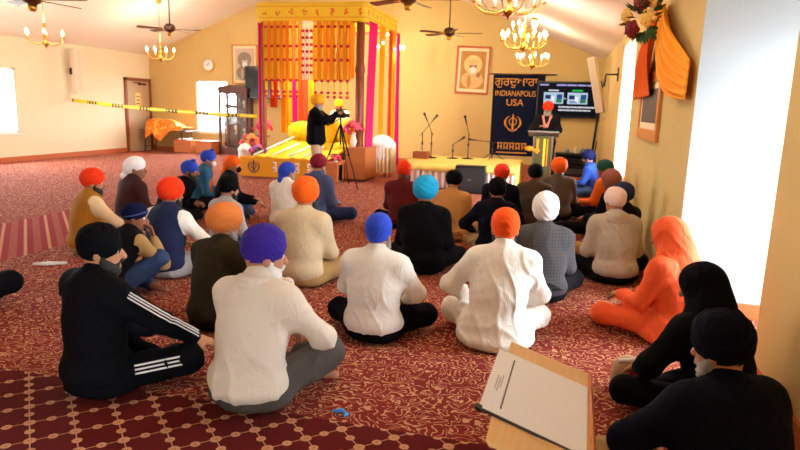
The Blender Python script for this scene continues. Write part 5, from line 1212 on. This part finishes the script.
p = person('person in a teal jacket and face mask with blue turban', -5.02, 7.95, 62, J, .98, TEAL, None, BLK2, 1.0, 'a', ('patka', T_blue2), None, 2, mask=WHITEC)
J = seated(.10, hy=.1, hp=.02, hands={'R': (.25, .45, .25), 'L': (-.10, .40, .25)})
p = person('person in a navy shirt with orange print on the back and orange scarf', -4.34, 7.45, 66, J, .97, DNVY, None, JEAN, 1.04, 'a', ('rumal', T_org), None, 2, topname='shirt', mask=BLK2)
obj('back_print', khanda(bmesh.new(), .10, -.168, -.150, -.02, .43), mat('print_orange', rgb(226, 110, 40), .7), p)
J = seated(.05, hy=.1, hp=.05)
p = person('person in a light grey hoodie with black turban, beyond the rust turban', -3.22, 5.50, 25, J, .92, LGR, None, JEAN, 1.0, 'a', ('dastar', T_blk, {'g': .95}), HAIRB, 2)
J = seated(.05, hy=.3, hp=.05)
p = person('person in a plain white shirt with blue knotted head scarf', -3.26, 7.02, 14, J, .96, WHT, None, KHK, 1.0, 'a', ('rumal', T_blue2), HAIRG, 2, topname='shirt')
J = seated(.06, hy=.1, knees={'R': (.38, .30, .12), 'L': (-.34, .28, .12)})
p = person('person in a slate blue jacket with maroon turban below the cameraman', -3.10, 7.62, 18, J, 1.02, SLT, None, NVY, 1.06, 'a', ('dastar', T_mar, {'g': .95}), HAIRG, 2)
J = seated(.05, hy=-.1, knees={'L': (-.36, .22, .12), 'R': (.34, .28, .12)})
p = person('person in a maroon sweater with red-orange turban by the stage left', -1.90, 7.62, 2, J, .98, MAR2, None, BLK, 1.0, 'b', ('dastar', T_red, {'g': .9, 'tall': 1.1}), HAIRB, 2, topname='sweater')
J = seated(.10, hy=-.1, hp=.2)
p = person('person in a camel brown jacket with black turban before the stage', -1.20, 7.15, 6, J, .93, TAN, None, KHK, 1.16, 'a', ('dastar', T_blk, {'g': 1.0, 'side': 1}), HAIRB, 2)
J = seated(.05, hy=.05)
p = person('person in a dark shirt with small orange turban, mostly hidden behind a black turban', -.70, 8.05, 4, J, .97, DNVY, None, BLK, 1.0, 'a', ('dastar', T_red, {'g': .95}), None, 3)
J = seated(.08, hy=0, hp=.05, hands={'L': (-.26, .30, .22)}, poles={'L': (-.9, -.4, -.4)})
p = person('person in a dark navy sweater with tall black turban', -.60, 6.55, -4, J, .93, DNVY, None, KHK, 1.06, 'a', ('dastar', T_blk, {'g': .95, 'tall': 1.15}), HAIRB, 2, topname='sweater')
J = seated(.10, hy=.1)
p = person('person in an olive brown jacket with dark navy turban near the podium', -.28, 8.35, 0, J, .96, OBR, None, BLK, 1.06, 'b', ('dastar', T_dnavy, {'g': .98}), None, 2)
J = seated(.08, hy=-.05)
p = person('person in a grey-brown leather jacket with orange turban near the podium', .03, 9.15, -4, J, 1.0, GBR, None, BLK, 1.08, 'a', ('dastar', T_org, {'g': 1.08, 'side': -1}), HAIRB, 2)
# right wall row
J = seated(.14, hy=-.1, hp=.15, knees={'L': (-.30, .34, .12), 'R': (.30, .34, .12)}, hands={'L': (-.14, .42, .24), 'R': (.10, .38, .24)})
p = person('person in a royal blue jacket and jeans with navy turban, in profile by far window', .72, 11.95, -72, J, 1.0, BLUJ, None, JEAN, 1.04, 'b', ('dastar', T_navy, {'g': 1.02}), HAIRB, 2)
J = seated(.03, hy=0, hp=.15)
p = person('person in an orange top with dark green head scarf against the right wall', .73, 9.35, -60, J, 1.02, C('orange_top', 232, 104, 24), None, BLK, 1.0, 'b', ('rumal', TU('green', 16, 74, 58), {'g': 1.05}), None, 2, topname='shirt')
J = seated(.03, hy=0, hp=.2, knees={'L': (-.34, .46, .12), 'R': (.28, .34, .13)}, ankles={'L': (-.30, .85, .06), 'R': (-.05, .55, .06)})
p = person('person in black with dusty pink-brown knit cap against the right wall', .73, 8.05, -60, J, .98, BLK, None, BLK, 1.0, 'b', ('beanie', C('knit_dusty', 160, 96, 84, .95, 1.2, 90), {'g': 1.12}), None, 2)
J = seated(.03, hy=0, hp=.1, knees={'L': (-.34, .42, .12), 'R': (.28, .34, .13)}, ankles={'L': (-.26, .78, .06), 'R': (-.05, .5, .06)})
p = person('person in dark jacket and khaki trousers with navy cap, by right wall', .73, 6.72, -52, J, .96, BLK2, None, KHK, 1.0, 'b', ('beanie', NVY, {'g': 1.12}), None, 2)
J = seated(.10, hy=-.2, hp=.15, knees={'L': (-.36, .28, .13), 'R': (.34, .28, .13)})
p = person('person in a stone grey hooded sweatshirt with pale pink cap', .58, 5.88, -16, J, 1.0, HOOD, None, BLK, 1.06, 'a', ('beanie', C('pale_pink_cap', 240, 214, 206), {'g': 1.02}), None, 2, topname='hoodie')
F = Field(.011); n_ = J['nec']; F.ell(n_+V(0, -.085, -.03), (.12, .055, .075), None, .04); F.cone(n_+V(-.10, -.02, .0), n_+V(0, -.085, .02), .035, .04, .04); F.cone(n_+V(.10, -.02, .0), n_+V(0, -.085, .02), .035, .04, .04)
link_mesh('lowered_hood', F.mesh(None, folds(31, .006)), HOOD, p)
J = seated(.08, hy=math.radians(-10), hp=.25, knees={'L': (-.22, .46, .12), 'R': (.28, .34, .14)}, ankles={'L': (-.14, .56, .07), 'R': (-.06, .50, .07)}, hands={'L': (-.10, .40, .26), 'R': (.08, .38, .26)})
p = person('person wrapped in a bright orange shawl and kurta beside the white recess', .88, 4.42, -50, J, .98, ORP, None, ORP, 1.06, 'b', ('hood', ORP), None, 1, long=True, topname='kurta', fold=.009, hair=HAIRB)
wp = p.matrix_basis@Vector((-.10, .56, .30))
t = thing('mobile_phone', 'black phone held in the lap of the person in orange', 'phone', (.02, 4.52, .27), .5); obj('phone_body', box(-.04, .04, -.08, .08, 0, .012, .003), BLACK, t); obj('screen', box(-.036, .036, -.075, .075, .0121, .013), SCR, t)
J = seated(.13, hy=math.radians(-20), hp=.25, knees={'L': (-.34, .34, .13), 'R': (.28, .30, .14)}, hands={'L': (-.22, .36, .24), 'R': (.06, .34, .28)}, poles={'L': (-.9, -.3, -.3)})
p = person('person in black with a black hood drawn over the head, near right', .87, 3.20, -40, J, .93, BLK, None, BLK, 1.2, 'a', ('hood', BLK), None, 1, long=True)
J = seated(.10, hy=math.radians(-22), hp=.15, knees={'L': (-.32, .40, .15), 'R': (.30, .28, .13)}, hands={'L': (-.28, .30, .24), 'R': (.12, .34, .24)}, poles={'L': (-1, -.25, -.1), 'R': (1, -.3, -.3)})
p = person('person in a dark navy jacket and cap with grey beard, nearest on the right', .71, 2.30, -28, J, .93, DNVY, None, KHK, 1.40, 'a', ('dastar', T_dnavy, {'g': .98, 'tall': 1.1}), HAIRG, 1)
J = seated(.06, knees={'L': (-.16, .52, .15), 'R': (.26, .40, .15)})
p = person('person cut off by the left edge, only a black trousered knee showing', -4.33, 3.28, 62, J, 1.0, BLK, None, BLK, .95, 'a', ('dastar', T_blk), None, 2)
# cameraman
J = standing(1.74, hands={'R': (.12, .42, 1.38), 'L': (-.08, .40, 1.40)}, poles={'R': (.6, -.2, -.8), 'L': (-.6, -.2, -.8)}, hy=.1, hp=.05)
p = person('standing cameraman in a black jacket and khaki trousers with yellow-orange turban', -4.52, 11.2, 80, J, 1.0, BLK, None, C('pale_khaki', 190, 160, 128), 1.3, 'a', ('dastar', T_yel, {'g': 1.12, 'tall': .9}), HAIRG, 2, group='people standing')
t = thing('camera_tripod', 'black tripod standing on the carpet before the canopy', 'tripod', (-4.03, 11.22, 0))
for k, (x, y) in enumerate(((.46, -.30), (-.42, -.12), (.0, .50))): obj('leg', T(tube([(x, y, .01), (x*.5, y*.5, .62)], .012), [(x*.5, y*.5, .60), (.02*x, .02*y, 1.18)], .017), BLACKMETAL, t)
obj('centre_column', tube([(0, 0, .80), (0, 0, 1.30)], .016), BLACKMETAL, t); obj('spreader', T(T(tube([(0, 0, .62), (.22, -.14, .62)], .006), [(0, 0, .62), (-.2, -.06, .62)], .006), [(0, 0, .62), (0, .24, .62)], .006), BLACKMETAL, t); obj('pan_handle', tube([(0, 0, 1.30), (-.25, -.04, 1.15)], .010), BLACKMETAL, t)
t = thing('video_camera', 'black video camera mounted on the tripod', 'camera', (-4.03, 11.22, 1.305), -.1); t.scale = (.72,)*3
obj('camera_body', box(-.15, .12, -.06, .06, 0, .14, .012), BLACK, t); obj('lens', tube([(.12, 0, .07), (.24, 0, .07)], [.04, .05], 16), BLACK, t); obj('viewfinder', box(-.20, -.12, -.03, .03, .10, .17, .008), BLACK, t); obj('carry_handle', tube([(-.10, 0, .14), (-.08, 0, .19), (.08, 0, .19), (.10, 0, .14)], .012), BLACK, t); obj('microphone', tube([(.0, .03, .22), (.16, .03, .22)], .016), BLACK, t)
# speaker at the podium
J = standing(1.76, hands={'R': (.10, .24, 1.24), 'L': (-.12, .36, 1.12)}, poles={'R': (.8, -.2, -.6), 'L': (-.8, -.2, -.6)}, hp=.15, hy=.1)
p = person('standing speaker in a dark jacket with pink stole and orange turban at the podium', -.28, 13.45, 187, J, 1.0, BLK2, None, BLK, 1.12, 'b', ('dastar', T_red, {'g': 1.0}), HAIRG, 2, group='people standing')
F = Field(.010); n_ = J['nec']
for sx in (-1, 1): F.cone(n_+V(sx*.06, -.04, .02), n_+V(sx*.075, .08, -.02), .028, .03, .02); F.cone(n_+V(sx*.075, .08, -.02), n_+V(sx*.02, .135, -.22), .030, .028, .02)
F.cone(n_+V(-.06, -.05, .02), n_+V(.06, -.05, .02), .03, .03, .02); link_mesh('stole', F.mesh(None, folds(3, .003)), C('pink_stole', 226, 130, 110), p)
# granthi behind the canopy bedding
bx_ = box(-5.55, -4.75, 14.15, 14.75, .40, .80); tag(obj('seat_box', bx_, YELLOW), 'yellow covered seat behind the cushioned block inside the canopy', 'seat')
J = seated(.08, hp=.2)
p = person('seated reader in white with yellow turban and dark beard inside the canopy', -5.16, 14.40, 184, J, 1.0, WHT, None, WHT, 1.05, 'b', ('dastar', TU('lemon', 252, 214, 20), {'g': .92}), HAIRB, 2, group='people inside the canopy', z=.80, topname='kurta')

# ================================================================== LIGHT, SKY, CAMERA
w = bpy.data.worlds.new('daylight'); S.world = w; w.use_nodes = True
bg = w.node_tree.nodes['Background']; bg.inputs[0].default_value = (.84, .94, 1.0, 1); bg.inputs[1].default_value = 46.0
cam = bpy.data.cameras.new('camera'); co = bpy.data.objects.new('camera', cam); COL.objects.link(co)
f_, yaw, pit, rol, H_ = 620.44, .2458, .1873, .0304, 1.5347
fw = Vector((-math.sin(yaw)*math.cos(pit), math.cos(yaw)*math.cos(pit), -math.sin(pit))); rt = Vector((math.cos(yaw), math.sin(yaw), 0)); up = rt.cross(fw)
r2 = rt*math.cos(rol)+up*math.sin(rol); u2 = up*math.cos(rol)-rt*math.sin(rol)
M = Matrix((r2, u2, -fw)).transposed().to_4x4(); M.translation = (0, 0, H_); co.matrix_world = M
cam.dof.use_dof = True; cam.dof.focus_distance = 3.6; cam.dof.aperture_fstop = 4.0; cam.sensor_width = 36; cam.lens = f_/800*36; cam.clip_start = .05; cam.clip_end = 200
S.camera = co
S.view_settings.view_transform = 'Standard'; S.view_settings.look = 'None'; S.view_settings.exposure = 0.0; S.view_settings.gamma = 1; S.view_settings.use_curve_mapping = False
S.cycles.max_bounces = 8; S.cycles.diffuse_bounces = 5; S.cycles.transparent_max_bounces = 8; S.cycles.sample_clamp_indirect = 8
try: S.cycles.use_denoising = True
except Exception: pass
